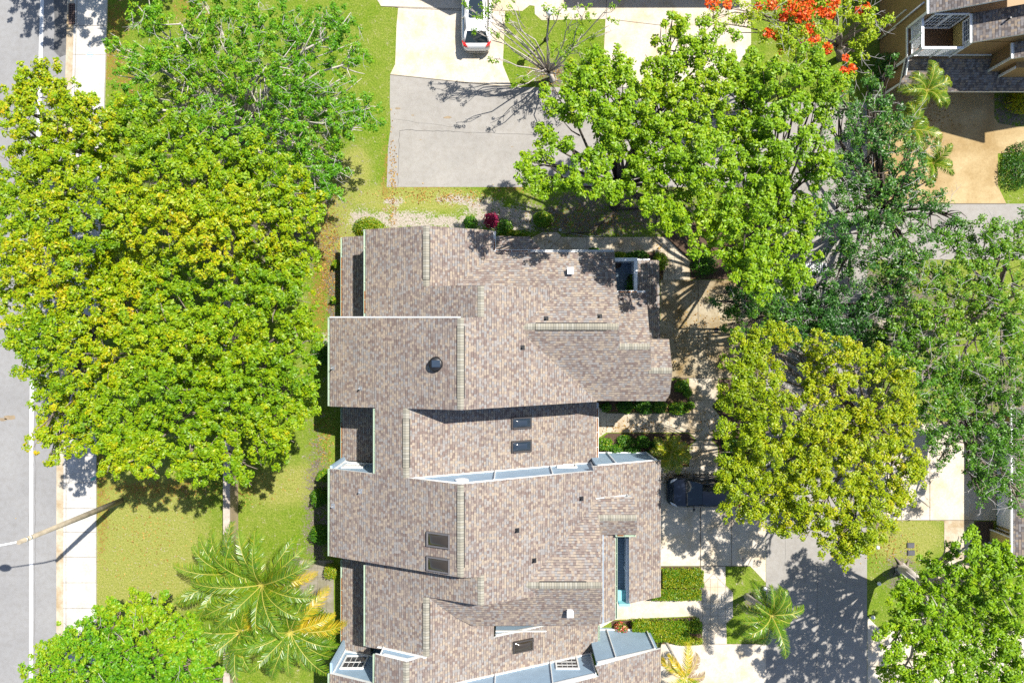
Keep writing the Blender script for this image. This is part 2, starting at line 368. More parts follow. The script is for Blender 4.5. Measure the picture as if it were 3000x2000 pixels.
# concrete and asphalt of the court
sheet('asphalt_court', [(1143, 219), (1450, 250), (1500, 256), (2244, 256), (2244, 300), (2540, 300), (2540, 597), (3600, 597), (3600, 760), (2540, 760), (2540, 2600), (2244, 2600), (2244, 548), (1133, 548), (1137, 430), (1145, 370), (1142, 300)], .006, ASPH)
sheet('driveway', [(1105, -300), (1105, 0), (1116, 18), (1167, 22), (1162, 73), (1158, 188), (1143, 219), (1500, 256), (1473, 191), (1480, 32), (1500, 31), (1530, 33), (1552, 16), (1566, 18), (1567, 42), (1587, 60), (1774, 56), (1768, 180), (1755, 257), (2120, 257), (2200, 130), (2200, -300)], .012, CONCB)
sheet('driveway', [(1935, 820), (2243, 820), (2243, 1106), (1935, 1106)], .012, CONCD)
sheet('walkway', [(1560, 695), (1588, 681), (1635, 681), (1646, 694.6), (1950, 694.6), (2021, 766), (2021, 819.5), (1943, 819.5), (1943, 760), (1915, 736.5), (1560, 770)], .016, CONC)
sheet('walkway', [(2019, 1106.5), (2103, 1106.5), (2103, 1172), (2085, 1190), (2125, 1239), (2085, 1287.5), (2040, 1287.5), (2018, 1266), (1776, 1266), (1700, 1320), (1700, 1180), (1752, 1190), (1778, 1210), (2018, 1210), (2036, 1190), (2019, 1172)], .016, CONC)
sheet('walkway', [(2042, 1288.5), (2083, 1288.5), (2103, 1309), (2103, 1366), (2019, 1366), (2019, 1309)], .016, CONC)
sheet('driveway', [(1936, 1366.5), (2120, 1366.5), (2120, 1389), (2243, 1389), (2243, 1705), (2198, 1657), (1936, 1657)], .012, CONCB)
sheet('walkway', [(2054, 1657.5), (2125, 1657.5), (2126, 1714), (2147, 1734), (2147, 1807), (2127, 1825), (2129, 1885), (2058, 1885), (2057, 1827), (2036, 1803), (1800, 1814), (1740, 1850), (1700, 1850), (1700, 1700), (1900, 1757), (2034, 1747), (2054, 1716)], .016, CONCB)
sheet('driveway', [(1936, 1885.5), (2244, 1885.5), (2244, 2600), (1936, 2600)], .012, CONCB)
sheet('driveway', [(2540, 250), (2912, 250), (2913, 345), (2925, 362), (2990, 372), (3100, 372), (3100, 440), (2923, 450), (2923, 545), (2948, 597), (2541, 597)], .012, CONCT)
sheet('driveway', [(2541, 1240), (2918, 1240), (2918, 1523), (2541, 1523)], .012, CONCB)
sheet('walkway', [(2766, 1523.5), (2853, 1523.5), (2853, 1600), (2840, 1680), (2760, 1700), (2745, 1690), (2766, 1640)], .016, CONC)
sheet('driveway', [(2541, 1805), (2575, 1840), (3100, 1850), (3100, 2400), (2541, 2400)], .012, CONCB)
sheet('patio', [(878, 1640), (978, 1640), (978, 1800), (940, 1795), (878, 1740)], .02, PAVER)
for seg, wd in (([(1116, 19), (1480, 32)], .03), ([(1158, 23), (1358, 32)], .03), ([(1776, 56), (1980, 80)], .03), ([(1776, -100), (1776, 56)], .03),
            ([(2045, 820), (2045, 1106)], .04), ([(2045, 1022), (2243, 1022)], .03), ([(1935, 1106.5), (2243, 1106.5)], .05),
            ([(2052, 1389), (2052, 1657)], .05), ([(2143, 1389), (2143, 1657)], .03), ([(2049, 1367), (2049, 1389)], .03), ([(1936, 1389), (2120, 1389)], .05), ([(1936, 1657), (2198, 1657)], .04), ([(2054, 1657), (2054, 1716)], .02),
            ([(2019, 1172), (2103, 1172)], .02), ([(2060, 1190), (2010, 1238), (2060, 1287), (2110, 1239), (2060, 1190)], .015),
            ([(2058, 1885), (2244, 1885)], .03), ([(2724, 1240), (2724, 1523)], .03), ([(2541, 1523), (2853, 1523)], .04), ([(2058, 1885), (1936, 1885)], .03),
            ([(1776, 1210), (2018, 1210)], .05), ([(1752, 1190), (1778, 1210)], .06), ([(2541, 597), (2948, 597)], .05), ([(1700, 257), (2244, 257)], .03), ([(1143, 219), (1500, 256)], .04)):
    strip(jm, seg, wd, .022)
for x in (1776, 1837, 1900, 1962, 2018): strip(jm, [(x, 1212), (x, 1265)], .02, .023)
for x in (1719, 1785, 1852, 1913): strip(jm, [(x, 696), (x, 736)], .02, .023)
for x in (1934, 1955, 1976, 1997): strip(jm, [(x, 700 + max(0, x - 1950)), (x, 819)], .016, .024)
for y in (714, 735.5, 756, 777.5, 798): strip(jm, [(1915 + max(0, min(28, y - 736)), y), (min(2021, 1955 + y - 700), y)], .016, .0245)
for x in (2058, 2081, 2103, 2125): strip(jm, [(x, 1690 + abs(x - 2090) * .5), (x, 1850)], .012, .0245)
for y in (1696, 1718, 1739, 1761, 1782, 1803, 1826): strip(jm, [(2038, y), (2146 - abs(y - 1770) * .25, y)], .012, .024)
strip(jm, [(2090, 1679), (2147, 1737)], .02, .025); strip(jm, [(2090, 1859), (2147, 1805)], .02, .025); strip(jm, [(2090, 1679), (2055, 1716)], .02, .025); strip(jm, [(2090, 1859), (2057, 1827)], .02, .025)
strip(jm, [(1645, 695), (1600, 736)], .02, .023); strip(jm, [(1600, 700), (1660, 736)], .02, .0235)
for x in (905, 931, 957): strip(jm, [(x, 1642), (x, 1790)], .02, .026)
for y in (1662, 1690, 1718, 1746): strip(jm, [(880, y), (977, y)], .02, .027)
struct(jm.build('paving_joints', JOINT))
cm = MB(); random.seed(4)
def crack(p, q, n, amp, wd):
    pts = [(p[0] + (q[0] - p[0]) * i / n + random.uniform(-amp, amp), p[1] + (q[1] - p[1]) * i / n + random.uniform(-amp, amp)) for i in range(n + 1)]
    strip(cm, pts, wd, .0095)
crack((1170, 385), (1185, 381), 3, 1, .03); crack((1185, 381), (1330, 386), 12, 1.5, .03); crack((1330, 386), (1700, 402), 20, 2, .02); crack((1170, 385), (1166, 546), 12, 1.5, .025)
crack((1152, 350), (1330, 372), 12, 2, .012); crack((104, 1290), (100, 2000), 40, 2, .018); crack((99, 1300), (92, 1420), 8, 2, .012); crack((86, 1500), (85, 1600), 8, 2, .018)
crack((2395, 1640), (2392, 2000), 14, 1, .02); crack((2300, 1500), (2300, 1640), 8, 1, .012)
struct(cm.build('pavement_cracks', CRACK))
sm = MB()
for (a, b, s) in ((1165, 318, 9), (1310, 345, 12), (1232, 410, 4), (1210, 338, 5), (1500, 430, 4), (30, 1222, 20), (8, 1228, 14)):
    pts = [P(a + s * random.uniform(.6, 1.2) * math.cos(t), b + s * .35 * random.uniform(.6, 1.2) * math.sin(t)) for t in np.linspace(0, 6, 11)[:-1]]
    sm.poly([(p.x, p.y, .0102 if a > 200 else .0082) for p in pts[::-1]])
struct(sm.build('pavement_stains', plain('stain', (.24, .185, .12), .9, var=.2)))
# planting beds
for i, px in enumerate(([(1742, 1178), (2012, 1104), (2014, 1170), (2030, 1192), (2012, 1207), (1780, 1207), (1754, 1187), (1742, 1184)],
           [(1740, 1300), (1782, 1268), (2016, 1269), (2037, 1289), (2016, 1306), (2016, 1364), (1740, 1364)],
           [(2106, 1110), (2150, 1110), (2190, 1240), (2190, 1364), (2106, 1364), (2106, 1306), (2088, 1289), (2128, 1239), (2088, 1190), (2106, 1174)],
           [(1930, 1659), (2053, 1659), (2053, 1712), (2032, 1745), (1840, 1764), (1840, 1700)],
           [(1790, 1818), (2034, 1806), (2055, 1828), (2056, 1884), (1800, 1884)],
           [(1942, 762), (1942, 819), (1930, 819), (1930, 750)],
           [(1800, 738), (1914, 738), (1940, 762), (1930, 770), (1800, 770)],
           [(1940, 692), (2023, 766), (2023, 818), (2150, 818), (2150, 700), (2060, 640)],
           [(2857, 1526), (2910, 1526), (2910, 1590), (2857, 1590)])):
    sheet('planting_bed', px, .005 + .0004 * i, MULCH)

# ------------------------------------------------------------------ townhouse
WP, EP, WA, PL = (.46, 0, 9.75), (-.46, 0, 7.29), (.46, 0, 8.80), (-.462, 0, 4.47)
G1N, G1S, G2N, G3N = (0, -.46, 7.30), (0, .46, 6.56), (0, -.46, 6.30), (0, -.46, 5.065)
H1N, H1S, DS, LOW = (0, -.46, .865), (0, .46, 13.04), (0, .46, 10.03), (.4, 0, 6.01)
def rx(a, b):
    x = (b[2] - a[2]) / (a[0] - b[0]); z = a[0] * x + a[2]; return 1500 + x / (H - z) * F
def ry(a, b):
    y = (b[2] - a[2]) / (a[1] - b[1]); z = a[1] * y + a[2]; return 1000 - y / (H - z) * F
R1, R2, R3, RM = rx(WA, PL), rx(WA, EP), rx(WP, EP), rx(WP, PL)
Q1, Q2 = ry(G1N, G1S), ry(H1N, H1S)
TH = thing('townhouse', 'long townhouse row with pale blue siding and mottled brown shingle roofs', 'house', (0, -4, 0))
def roof_poly(pl, pts3, parent, shingle, name='roof', th=.15):
    g = math.hypot(pl[0], pl[1]); s = (pl[0] / g, pl[1] / g); k = math.sqrt(1 + g * g)
    n = len(pts3); ar = sum(pts3[i].x * pts3[(i + 1) % n].y - pts3[(i + 1) % n].x * pts3[i].y for i in range(n))
    if ar < 0: pts3 = pts3[::-1]
    mb = MB()
    mb.poly(pts3, 0, [(-(p.x * -s[1] + p.y * s[0]), (p.x * s[0] + p.y * s[1]) * k + 40) for p in pts3])
    low = [p - Vector((0, 0, th)) for p in pts3]
    for i in range(n):
        j = (i + 1) % n; mb.poly([low[i], low[j], pts3[j], pts3[i]], 1)
    mb.poly(low[::-1], 1)
    return mb.build(name, [shingle, WHITE], parent)
def roof(pl, px): return roof_poly(pl, [on_plane(pl, a, b) for a, b in px], TH, SHINGLE)
roof(WA, [(1071, 672), (R1, 661), (R1, 838), (R2, 836), (R2, 930), (1071, 930)])
roof(PL, [(R1, 661), (1446, 675), (1446, 738), (1470, 800), (R1, 860)])
roof(EP, [(R2, 836), (1650, 844), (1532, Q1), (1545, 990), (1750, 1176), (R3, 1201), (R3, 929.5), (R2, 929.5)])
roof(G1N, [(1446, 738), (1800, 738), (1814.6, Q1), (1500, Q1), (1330, 850), (1400, 760)])
roof(G1S, [(1500, Q1), (1814.6, Q1), (1816, 1015), (1906, 1015), (1908, 1085), (1970, 1085), (1963, 1153), (1950, 1175), (1700, 1173), (1470, 1000)])
roof(G2N, [(1800, 1015), (1906, 1015), (1893, 857), (1795, 857)])
roof(G3N, [(1890, 1085), (1970, 1085), (1960, 993), (1885, 993)])
roof(EP, [(1869, 762), (1931, 762), (1935, 993), (1936, 1010), (1869, 1010)])
def rake(x, x0, y0, x1, y1): return y0 + (x - x0) / (x1 - x0) * (y1 - y0)
roof(WP, [(966, 929.5), (R3, 929.5), (R3, 1201), (RM, rake(RM, 966, 1190, R3, 1201)), (RM, rake(RM, 968, 1372, R3, 1418)), (R3, 1418), (R3, 1691), (965, 1628), (967, 1372), (1099, rake(1099, 968, 1372, R3, 1418)), (1099, rake(1099, 966, 1190, R3, 1201)), (966, 1190)])
roof(PL, [(RM, 1185), (1748, 1150), (1748, 1353), (1500, 1376), (RM, 1402)])
roof(EP, [(R3, 1418), (1740, 1379), (1734, 1366), (1936, 1348), (1936, 1747), (1844, 1767), (1843, 1570), (1803, 1568), (1803, 1814), (1755, 1828), (1750, 1780), (1575, 1745), (R2, 1773), (R2, 1690), (R3, 1691)])
roof(WA, [(1071, 1610), (R2, 1640), (R2, 1773), (R1, 1747), (R1, 1924), (1071, 1893)])
roof(H1N, [(1520, Q2), (1764, Q2), (1757, 1600), (1756, 1517), (1868, 1517), (1857, 1455), (1690, 1455)])
roof(DS, [(1735, 1517), (1868, 1517), (1864, 1566), (1735, 1566)])
roof(H1S, [(1520, Q2), (1764, Q2), (1765, 1760), (1755, 1831), (1385, 1833), (1340, 1810), (R1 + 2, 1748)])
roof(PL, [(R1, 1747), (1447, 1800), (1447, 1867), (1600, 1833), (1752, 1800), (1752, 1909), (1400, 1996), (1380, 2060), (RM, 2060), (RM, 1938), (1234, 1925), (R1, 1925)])
roof(WP, [(1099, 1915), (RM, 1937), (RM, 2060), (1095, 2060)])
roof(EP, [(1600, 2020), (1755, 1980), (1744, 1952), (1936, 1899), (1936, 2120), (1600, 2120)])
roof(WP, [(966, 1972), (1130, 2012), (1130, 2120), (964, 2120)])
roof(LOW, [(1003, 694), (1085, 690), (1085, 935), (1003, 935)])
roof(LOW, [(1003, 1180), (1112, 1180), (1112, 1356), (1003, 1346)])
roof(LOW, [(1003, 1615), (1085, 1620), (1085, 1928), (1003, 1907)])
roof((0, -.3, 4.55), [(1453, 691), (1552, 693), (1592, 738), (1592, 760), (1453, 760)])
# ridge caps and vents
def ridge(a, b, pa, pb, vent, wd=.17):
    """a, b: ends on the ridge in photo px; pa, pb: planes either side; vent: fraction range raised"""
    A, B = on_plane(pa, *a), on_plane(pa, *b); d = (B - A); L = d.length; d.normalize()
    side = Vector((-d.y, d.x, 0)).normalized()
    def run(t0, t1, h, w2, name, mats, edge):
        mb = MB(); p, q = A + d * L * t0 + Vector((0, 0, h)), A + d * L * t1 + Vector((0, 0, h))
        for sg in (1, -1):
            o = side * sg * w2; dz = Vector((0, 0, -.43 * w2))
            c = [p, q, q + o + dz, p + o + dz]; u = [(t0 * L, 0), (t1 * L, 0), (t1 * L, 1), (t0 * L, 1)]
            if sg > 0: c, u = c[::-1], u[::-1]
            mb.poly(c, 0, u)
            e0, e1 = p + o + dz, q + o + dz; dn = Vector((0, 0, -h + .0))
            mb.poly([e0, e1, e1 + dn, e0 + dn] if sg > 0 else [e1, e0, e0 + dn, e1 + dn], 1)
            if edge:   # dark strip outside the filter sides paints in the vent's shadow gap
                o2 = side * sg * (w2 + .045); dz2 = Vector((0, 0, -.43 * (w2 + .045) - h + .012))
                f0, f1 = p + o2 + dz2, q + o2 + dz2; g0, g1 = p + o * .9 + Vector((0, 0, -.43 * w2 * .9 - h + .012)), q + o * .9 + Vector((0, 0, -.43 * w2 * .9 - h + .012))
                mb.poly([g0, g1, f1, f0][::-1] if sg > 0 else [g0, g1, f1, f0], 1)
        for e in (p, q):
            mb.poly([e, e + side * w2 + Vector((0, 0, -.43 * w2)), e + side * w2 + Vector((0, 0, -.43 * w2 - h)), e - side * w2 + Vector((0, 0, -.43 * w2 - h)), e - side * w2 + Vector((0, 0, -.43 * w2))], 1)
        return mb.build(name, mats, TH)
    run(0, 1, .014, wd, 'ridge_cap', [CAP, CAP], False)
    if vent: run(vent[0], vent[1], .06, wd * 1.02, 'ridge_vent', [CAP, DARKV], True)
ridge((R1, 662), (R1, 838), WA, PL, (.13, .89)); ridge((R2, 837), (R2, 928), WA, EP, None)
ridge((R3, 930), (R3, 1199), WP, EP, (.09, .88)); ridge((1530, Q1), (1812, Q1), G1N, G1S, (.14, .88))
ridge((1814, 1015), (1904, 1015), G2N, G1S, None); ridge((1900, 1085), (1969, 1085), G3N, G1S, None)
ridge((RM, 1194), (RM, 1398), WP, PL, (.16, .86)); ridge((R3, 1420), (R3, 1690), WP, EP, (.08, .9))
ridge((R2, 1684), (R2, 1772), WA, EP, None); ridge((R1, 1749), (R1, 1924), WA, PL, (.1, .88))
ridge((1540, Q2), (1763, Q2), H1N, H1S, (.18, .8)); ridge((1752, 1517), (1866, 1517), H1N, DS, None); ridge((RM, 1939), (RM, 2050), WP, PL, None)
# gutters
def gutter(p, q, out, m, litter=None, wd=.12):
    p, q, out = Vector(p), Vector(q), Vector(out); d = (q - p).normalized()
    mb = MB(); z = Vector((0, 0, 1)); h = .11
    def slab(o0, o1, z0, z1): 
        a = [p + out * o0 + z * z0, q + out * o0 + z * z0, q + out * o1 + z * z0, p + out * o1 + z * z0]
        b = [c + z * (z1 - z0) for c in a]
        mb.poly(a[::-1]); mb.poly(b)
        for i in range(4): mb.poly([a[i], a[(i + 1) % 4], b[(i + 1) % 4], b[i]])
    slab(.003, .016, -.02, h - .03); slab(wd - .025, wd, -.02, h - .01); slab(.016, wd - .025, -.02, -.005)
    n = max(2, int((q - p).length / .9))
    for i in range(n + 1):
        c = p + (q - p) * (i / n)
        c += d * (.02 if i == 0 else -.02 if i == n else 0)
        mb.beam(c + out * .012 + z * .085, c + out * (wd - .012) + z * .095, .025, .012)
    g = mb.build('gutter', m, TH)
    if litter:
        lm = MB(); a, b = p + (q - p) * litter[0], p + (q - p) * litter[1]; n = 16; rng = random.Random(int(p.x * 100))
        for i in range(n):
            c0, c1 = a + (b - a) * (i / n), a + (b - a) * ((i + 1) / n); h0 = .05 + .03 * rng.random()
            lm.poly([c0 + out * .017 + z * h0, c0 + out * (wd - .027) + z * h0, c1 + out * (wd - .027) + z * h0, c1 + out * .017 + z * h0])
            lm.poly([c0 + out * .017 + z * h0, c1 + out * .017 + z * h0, c1 + out * (wd - .027) + z * h0, c0 + out * (wd - .027) + z * h0][::-1]) if False else None
        lm.build('leaf_litter', LITTER, g)
def wg(pl, x, y0, y1, m, litter=None):
    a, b = on_plane(pl, x, y0), on_plane(pl, x, y1); dz = Vector((0, 0, -.13))
    gutter(a + dz, b + dz, (-1, 0, 0), m, litter)
def eg(pl, x, y0, y1, m, litter=None):
    a, b = on_plane(pl, x, y0), on_plane(pl, x, y1); dz = Vector((0, 0, -.13))
    gutter(a + dz, b + dz, (1, 0, 0), m, litter)
wg(WA, 1071, 672, 929, PGREEN, (.7, .95)); wg(WP, 966, 930, 1189, PGREEN); wg(WP, 1099, 1197, 1386, PGREEN); wg(WP, 966, 1373, 1628, PGREEN); wg(WA, 1071, 1655, 1892, PGREEN)
wg(WP, 1098, 1917, 2050, PGREEN); wg(WP, 965.5, 1974, 2100, PGREEN); wg(LOW, 1003, 695, 930, PGREEN, (.25, .98)); wg(LOW, 1003, 1194, 1344, PGREEN, (.3, .98)); wg(LOW, 1003, 1640, 1905, PGREEN, (.2, .9))
eg(PL, 1446, 677, 736, WHITE, (.4, 1)); eg(PL, 1748, 1180, 1352, WHITE, (.1, .98)); eg(EP, 1803, 1572, 1813, PGREEN, None); eg(PL, 1752, 1833, 1908, PGREEN, None)
def ng(pl, x0, x1, y, out, m, litter=None):
    dz = Vector((0, 0, -.13)); gutter(on_plane(pl, x0, y) + dz, on_plane(pl, x1, y) + dz, out, m, litter)
ng(G1N, 1449, 1799, 738, (0, 1, 0), WHITE, (0, .3)); ng(G2N, 1809, 1891, 857, (0, 1, 0), WHITE, (.05, .7)); ng(DS, 1804, 1863, 1566, (0, -1, 0), PGREEN, (.1, .4))
# walls
def wall(p, q, z0, zp, zq, t=.14, m=None, name='wall', zb=None):
    mb = MB(); p, q = Vector((p[0], p[1], 0)), Vector((q[0], q[1], 0)); n = (q - p).normalized(); n = Vector((-n.y, n.x, 0)) * t
    a = [p, q, q + n, p + n]; lo = [c + Vector((0, 0, z0)) for c in a]; tp = [zp, zq, zq, zp]
    hi = [c + Vector((0, 0, e)) for c, e in zip(a, tp)]
    mb.poly(hi); mb.poly(lo[::-1])
    for i in range(4): mb.poly([lo[i], lo[(i + 1) % 4], hi[(i + 1) % 4], hi[i]])
    return mb.build(name, m or BLUE, TH)
def gable_ns(y, segs, t, m=None, name='wall'):
    """wall facing north along y through (x, ztop) points; thickness towards -y"""
    mb = MB(); top = [(x, z) for x, z in segs]
    f = [(top[0][0], y, 0), (top[-1][0], y, 0)]
    pts = [(x, z) for x, z in top]
    fr = [Vector((pts[-1][0], y, 0)), Vector((pts[0][0], y, 0))] + [Vector((x, y, z)) for x, z in pts]
    bk = [c + Vector((0, -t, 0)) for c in fr]
    mb.poly(fr); mb.poly(bk[::-1])
    n = len(fr)
    for i in range(n): mb.poly([fr[(i + 1) % n], fr[i], bk[i], bk[(i + 1) % n]])
    return mb.build(name, m or BLUE, TH)
def under(pl, x, y): return pz(pl, x, y) - .16
YS, YU = -7.43, -19.06
for yw, yl in ((YS, -7.12), (YU, -18.42)):
    xr = -2.674
    gable_ns(yw, [(-10.3, under(WP, -10.3, 0)), (xr, under(WP, xr, 0)), (4.86, under(EP, 4.86, 0))], .15)
    gable_ns(yl, [(4.86, under(EP, 4.86, 0)), (8.62, under(EP, 8.62, 0))], .15)
    wall((8.62, yl), (8.62, yl - 7.9), 0, under(EP, 8.62, 0), under(EP, 8.62, 0))
    wall((-10.3, yl - 5), (-10.3, yl), 0, under(WP, -10.3, 0), under(WP, -10.3, 0))
gable_ns(-16.9, [(-.95, under(PL, -.95, 0)), (4.9, under(PL, 4.9, 0))], .15)
gable_ns(-17.3, [(-7.2, under(WP, -7.2, 0)), (-5.75, under(WP, -5.75, 0)), (-4.9, under(PL, -4.9, 0))], .15)
gable_ns(6.2, [(-8.2, under(WA, -8.2, 0)), (-4.7, under(WA, -4.7, 0)), (-1.25, under(PL, -1.25, 0))], .15)
gable_ns(4.9, [(-1.25, 4.85), (5.6, 4.85)], .15); gable_ns(1.15, [(-10.3, under(WP, -10.3, 0)), (-2.9, under(WP, -2.9, 0))], .15)
gable_ns(-3.3, [(-10.3, under(WP, -10.3, 0)), (-2.67, under(WP, -2.67, 0)), (4.8, under(EP, 4.8, 0))], .15)
wall((-8.2, -3.3), (-8.2, 6.2), 0, 4.75, 4.75); wall((-10.3, -3.3), (-10.3, 1.15), 0, 4.8, 4.8); wall((-10.15, -18), (-10.15, 6.0), 0, 1.72, 1.72)
wall((-7.3, -7.4), (-7.3, -3.4), 0, 6.1, 6.1); wall((5.65, 4.8), (5.65, .0), 2.9, 4.8, 4.8); wall((7.6, 2.6), (7.6, -3.2), 2.9, 4.75, 4.75); wall((8.75, .0), (8.75, -3.2), 0, 4.75, 4.75)
wall((-1.2, 6.2), (-1.2, 4.9), 0, 4.75, 4.75); gable_ns(-3.2, [(4.8, 4.75), (8.75, 4.75)], .12); wall((8.62, 4.6), (8.62, 0), 0, 2.95, 2.95); gable_ns(4.55, [(5.7, 2.95), (8.62, 2.95)], .12)
wall((4.95, -3.4), (4.95, -7.4), 0, 1.9, 1.9)
# dormer north cheek, window gable ends and G1' east gable
gable_ns(-8.98, [(4.7, 4.8), (6.75, 4.8)], .1); wall((6.8, -9.0), (6.8, -11.0), 3.6, 4.8, 4.8); wall((5.1, -9.2), (5.1, -16.2), 4.0, 4.9, 4.9)
wall((5.75, -10.9), (5.75, -16.0), 0, 4.4, 4.4, m=BLUE)
# white trim boards on the north-facing walls
def trim(name, p, q, wd, ht): mb = MB(); mb.beam(p, q, wd, ht); return mb.build(name, WHITE, TH)
for yw, yl in ((YS, -7.12), (YU, -18.42)):
    f = yw + .03
    for x in (-.95, 2.27): trim('trim_board', (x, f, .2), (x, f, pz(EP, x, 0) - .2), .13, .05)
    trim('trim_board', (4.80, f, .2), (4.80, f, pz(EP, 4.8, 0) - .2), .16, .05)
    trim('trim_board', (6.05, yl + .03, .35), (6.05, yl + .03, pz(EP, 6.05, 0) - .2), .13, .05)
    trim('trim_board', (8.55, yl + .03, .35), (8.55, yl + .03, pz(EP, 8.55, 0) - .2), .15, .05)
    trim('trim_board', (4.9, yl + .031, .38), (8.6, yl + .031, .38), .05, .14)
    trim('trim_board', (-10.25, f, .2), (-10.25, f, pz(WP, -10.25, 0) - .2), .2, .05)
    trim('frieze_board', (-10.2, f, pz(WP, -10.2, 0) - .22), (-2.7, f, pz(WP, -2.7, 0) - .22), .05, .16)
    trim('frieze_board', (-2.65, f, pz(EP, -2.65, 0) - .22), (4.72, f, pz(EP, 4.72, 0) - .22), .05, .16)
    trim('frieze_board', (4.9, yl + .03, pz(EP, 4.9, 0) - .22), (8.6, yl + .03, pz(EP, 8.6, 0) - .22), .05, .14)
    trim('flashing', (-5.6, f + .01, pz(PL, -5.6, 0) + .07), (4.9, f + .01, pz(PL, 4.9, 0) + .07), .05, .13)
    trim('flashing', (-10.2, f + .01, pz(LOW, -10.2, 0) + .06), (-7.5, f + .01, pz(LOW, -7.5, 0) + .06), .05, .12)
trim('frieze_board', (-.95, -16.87, pz(PL, -.95, 0) - .2), (4.8, -16.87, pz(PL, 4.8, 0) - .2), .05, .16)
trim('frieze_board', (-.95, -16.86, 4.2), (2.0, -16.86, 4.2), .05, .14)
trim('frieze_board', (-7.1, -17.27, pz(WP, -7.1, 0) - .22), (-5.75, -17.27, pz(WP, -5.75, 0) - .22), .05, .2)
trim('frieze_board', (-5.7, -17.27, pz(PL, -5.7, 0) - .22), (-4.9, -17.27, pz(PL, -4.9, 0) - .22), .05, .2)
trim('flashing', (-7.6, -17.25, pz(WA, -7.6, 0) + .08), (-4.7, -17.25, pz(WA, -4.7, 0) + .08), .05, .14)
trim('trim_board', (-7.25, -17.26, 5.2), (-7.25, -17.26, 6.3), .16, .05)
trim('trim_board', (6.7, -8.95, 4.0), (6.7, -8.95, 4.8), .14, .05); trim('trim_board', (4.75, -8.94, 4.9), (6.75, -8.94, 4.76), .05, .1); trim('flashing', (4.75, -8.93, pz(EP, 4.75, 0) + .05), (6.7, -8.93, pz(EP, 6.7, 0) + .05), .04, .1)
trim('white_drip_edge', (-10.4, 1.42, pz(WP, -10.4, 0) + .01), (-1.75, 1.42, pz(WP, -1.75, 0) + .01 - 2 * .46 * 0.92), .03, .05) if False else None
def window(x0, x1, z0, z1, y, cols, rows, parent=TH):
    mb = MB(); fw = .09
    for a, b, c, d in ((x0 - fw, x1 + fw, z1, z1 + fw), (x0 - fw, x1 + fw, z0 - fw, z0), (x0 - fw, x0, z0, z1), (x1, x1 + fw, z0, z1)):
        mb.box(((a + b) / 2, y + .04, (c + d) / 2), (b - a, .08, d - c))
    o = mb.build('window', WHITE, parent); g = MB()
    g.box(((x0 + x1) / 2, y + .012, (z0 + z1) / 2), (x1 - x0, .02, z1 - z0)); g.build('pane', WGLASS, o)
    mu = MB()
    for i in range(1, cols): mu.box((x0 + (x1 - x0) * i / cols, y + .032, (z0 + z1) / 2), (.025, .02, z1 - z0))
    for j in range(1, rows): mu.box(((x0 + x1) / 2, y + .034, z0 + (z1 - z0) * j / rows), (x1 - x0, .02, .05 if rows == 2 else .025))
    mu.build('muntins', WHITE, o)
window(2.75, 3.75, 3.05, 3.75, YS, 2, 1); window(-9.95, -8.85, 2.85, 3.85, YS, 4, 2); window(-9.95, -8.75, 2.7, 4.15, YU, 4, 2); window(2.65, 3.85, 2.6, 4.2, YU, 4, 4)
# louvre on the ridge end of the middle wall
lv = MB(); lv.lathe((-2.674, YS + .05, 7.35), [(.42, 0), (.42, .01)], 24); 
v0 = MB(); n = 24
ring = [(-2.674 + .36 * math.cos(2 * math.pi * i / n), 7.55 + .42 * math.sin(2 * math.pi * i / n)) for i in range(n)]
v0.poly([(x, YS + .07, z) for x, z in ring]); 
for i in range(n): 
    a, b = ring[i], ring[(i + 1) % n]; v0.poly([(a[0], YS, a[1]), (b[0], YS, b[1]), (b[0], YS + .07, b[1]), (a[0], YS + .07, a[1])])
v0.build('round_louvre', WHITEM, TH)
_a, _b = on_plane(WP, 966, 929.5), on_plane(WP, R3, 929.5)
trim('drip_edge', _a + Vector((0, .012, .012)), _b + Vector((0, .012, .012)), .07, .03)
# skylights
def frame_on(pl):
    g = math.hypot(pl[0], pl[1]); s = Vector((pl[0] / g, pl[1] / g, g)).normalized(); nrm = Vector((-pl[0], -pl[1], 1)).normalized(); return s, s.cross(nrm).normalized(), nrm
def skylight(pl, px, py, L, W, fm, gm):
    s, t, n = frame_on(pl); c = on_plane(pl, px, py); mb = MB(); hh = .16; fw = .085
    def bar(o0, o1, w2, h): mb.beam(c + o0 + n * h / 2, c + o1 + n * h / 2, w2, h)
    bar(s * L / 2 - t * W / 2, s * L / 2 + t * W / 2, fw, hh); bar(-s * L / 2 - t * W / 2, -s * L / 2 + t * W / 2, fw, hh)
    bar(-s * (L / 2 - fw / 2) + t * (W / 2 - fw / 2), s * (L / 2 - fw / 2) + t * (W / 2 - fw / 2), fw, hh - .003); bar(-s * (L / 2 - fw / 2) - t * (W / 2 - fw / 2), s * (L / 2 - fw / 2) - t * (W / 2 - fw / 2), fw, hh - .003)
    k = mb.build('skylight', fm, TH); d = MB(); N = 10; i0 = 0
    for i in range(N + 1):
        for j in range(N + 1):
            a, b = i / N * 2 - 1, j / N * 2 - 1; h = .12 + .13 * (1 - abs(a) ** 3.5) * (1 - abs(b) ** 3.5)
            d.v.append(tuple(c + s * a * (L / 2 - fw * .45) + t * b * (W / 2 - fw * .9) + n * h))
    for i in range(N):
        for j in range(N):
            q = (i * (N + 1) + j, (i + 1) * (N + 1) + j, (i + 1) * (N + 1) + j + 1, i * (N + 1) + j + 1); d.f.append(q[::-1]); d.m.append(0)
    d.build('skylight_dome', gm, k, True)
skylight(PL, 1527, 1237.5, 1.22, .68, BRONZE, GLASSD); skylight(PL, 1527, 1306, 1.22, .68, BRONZE, GLASSD)
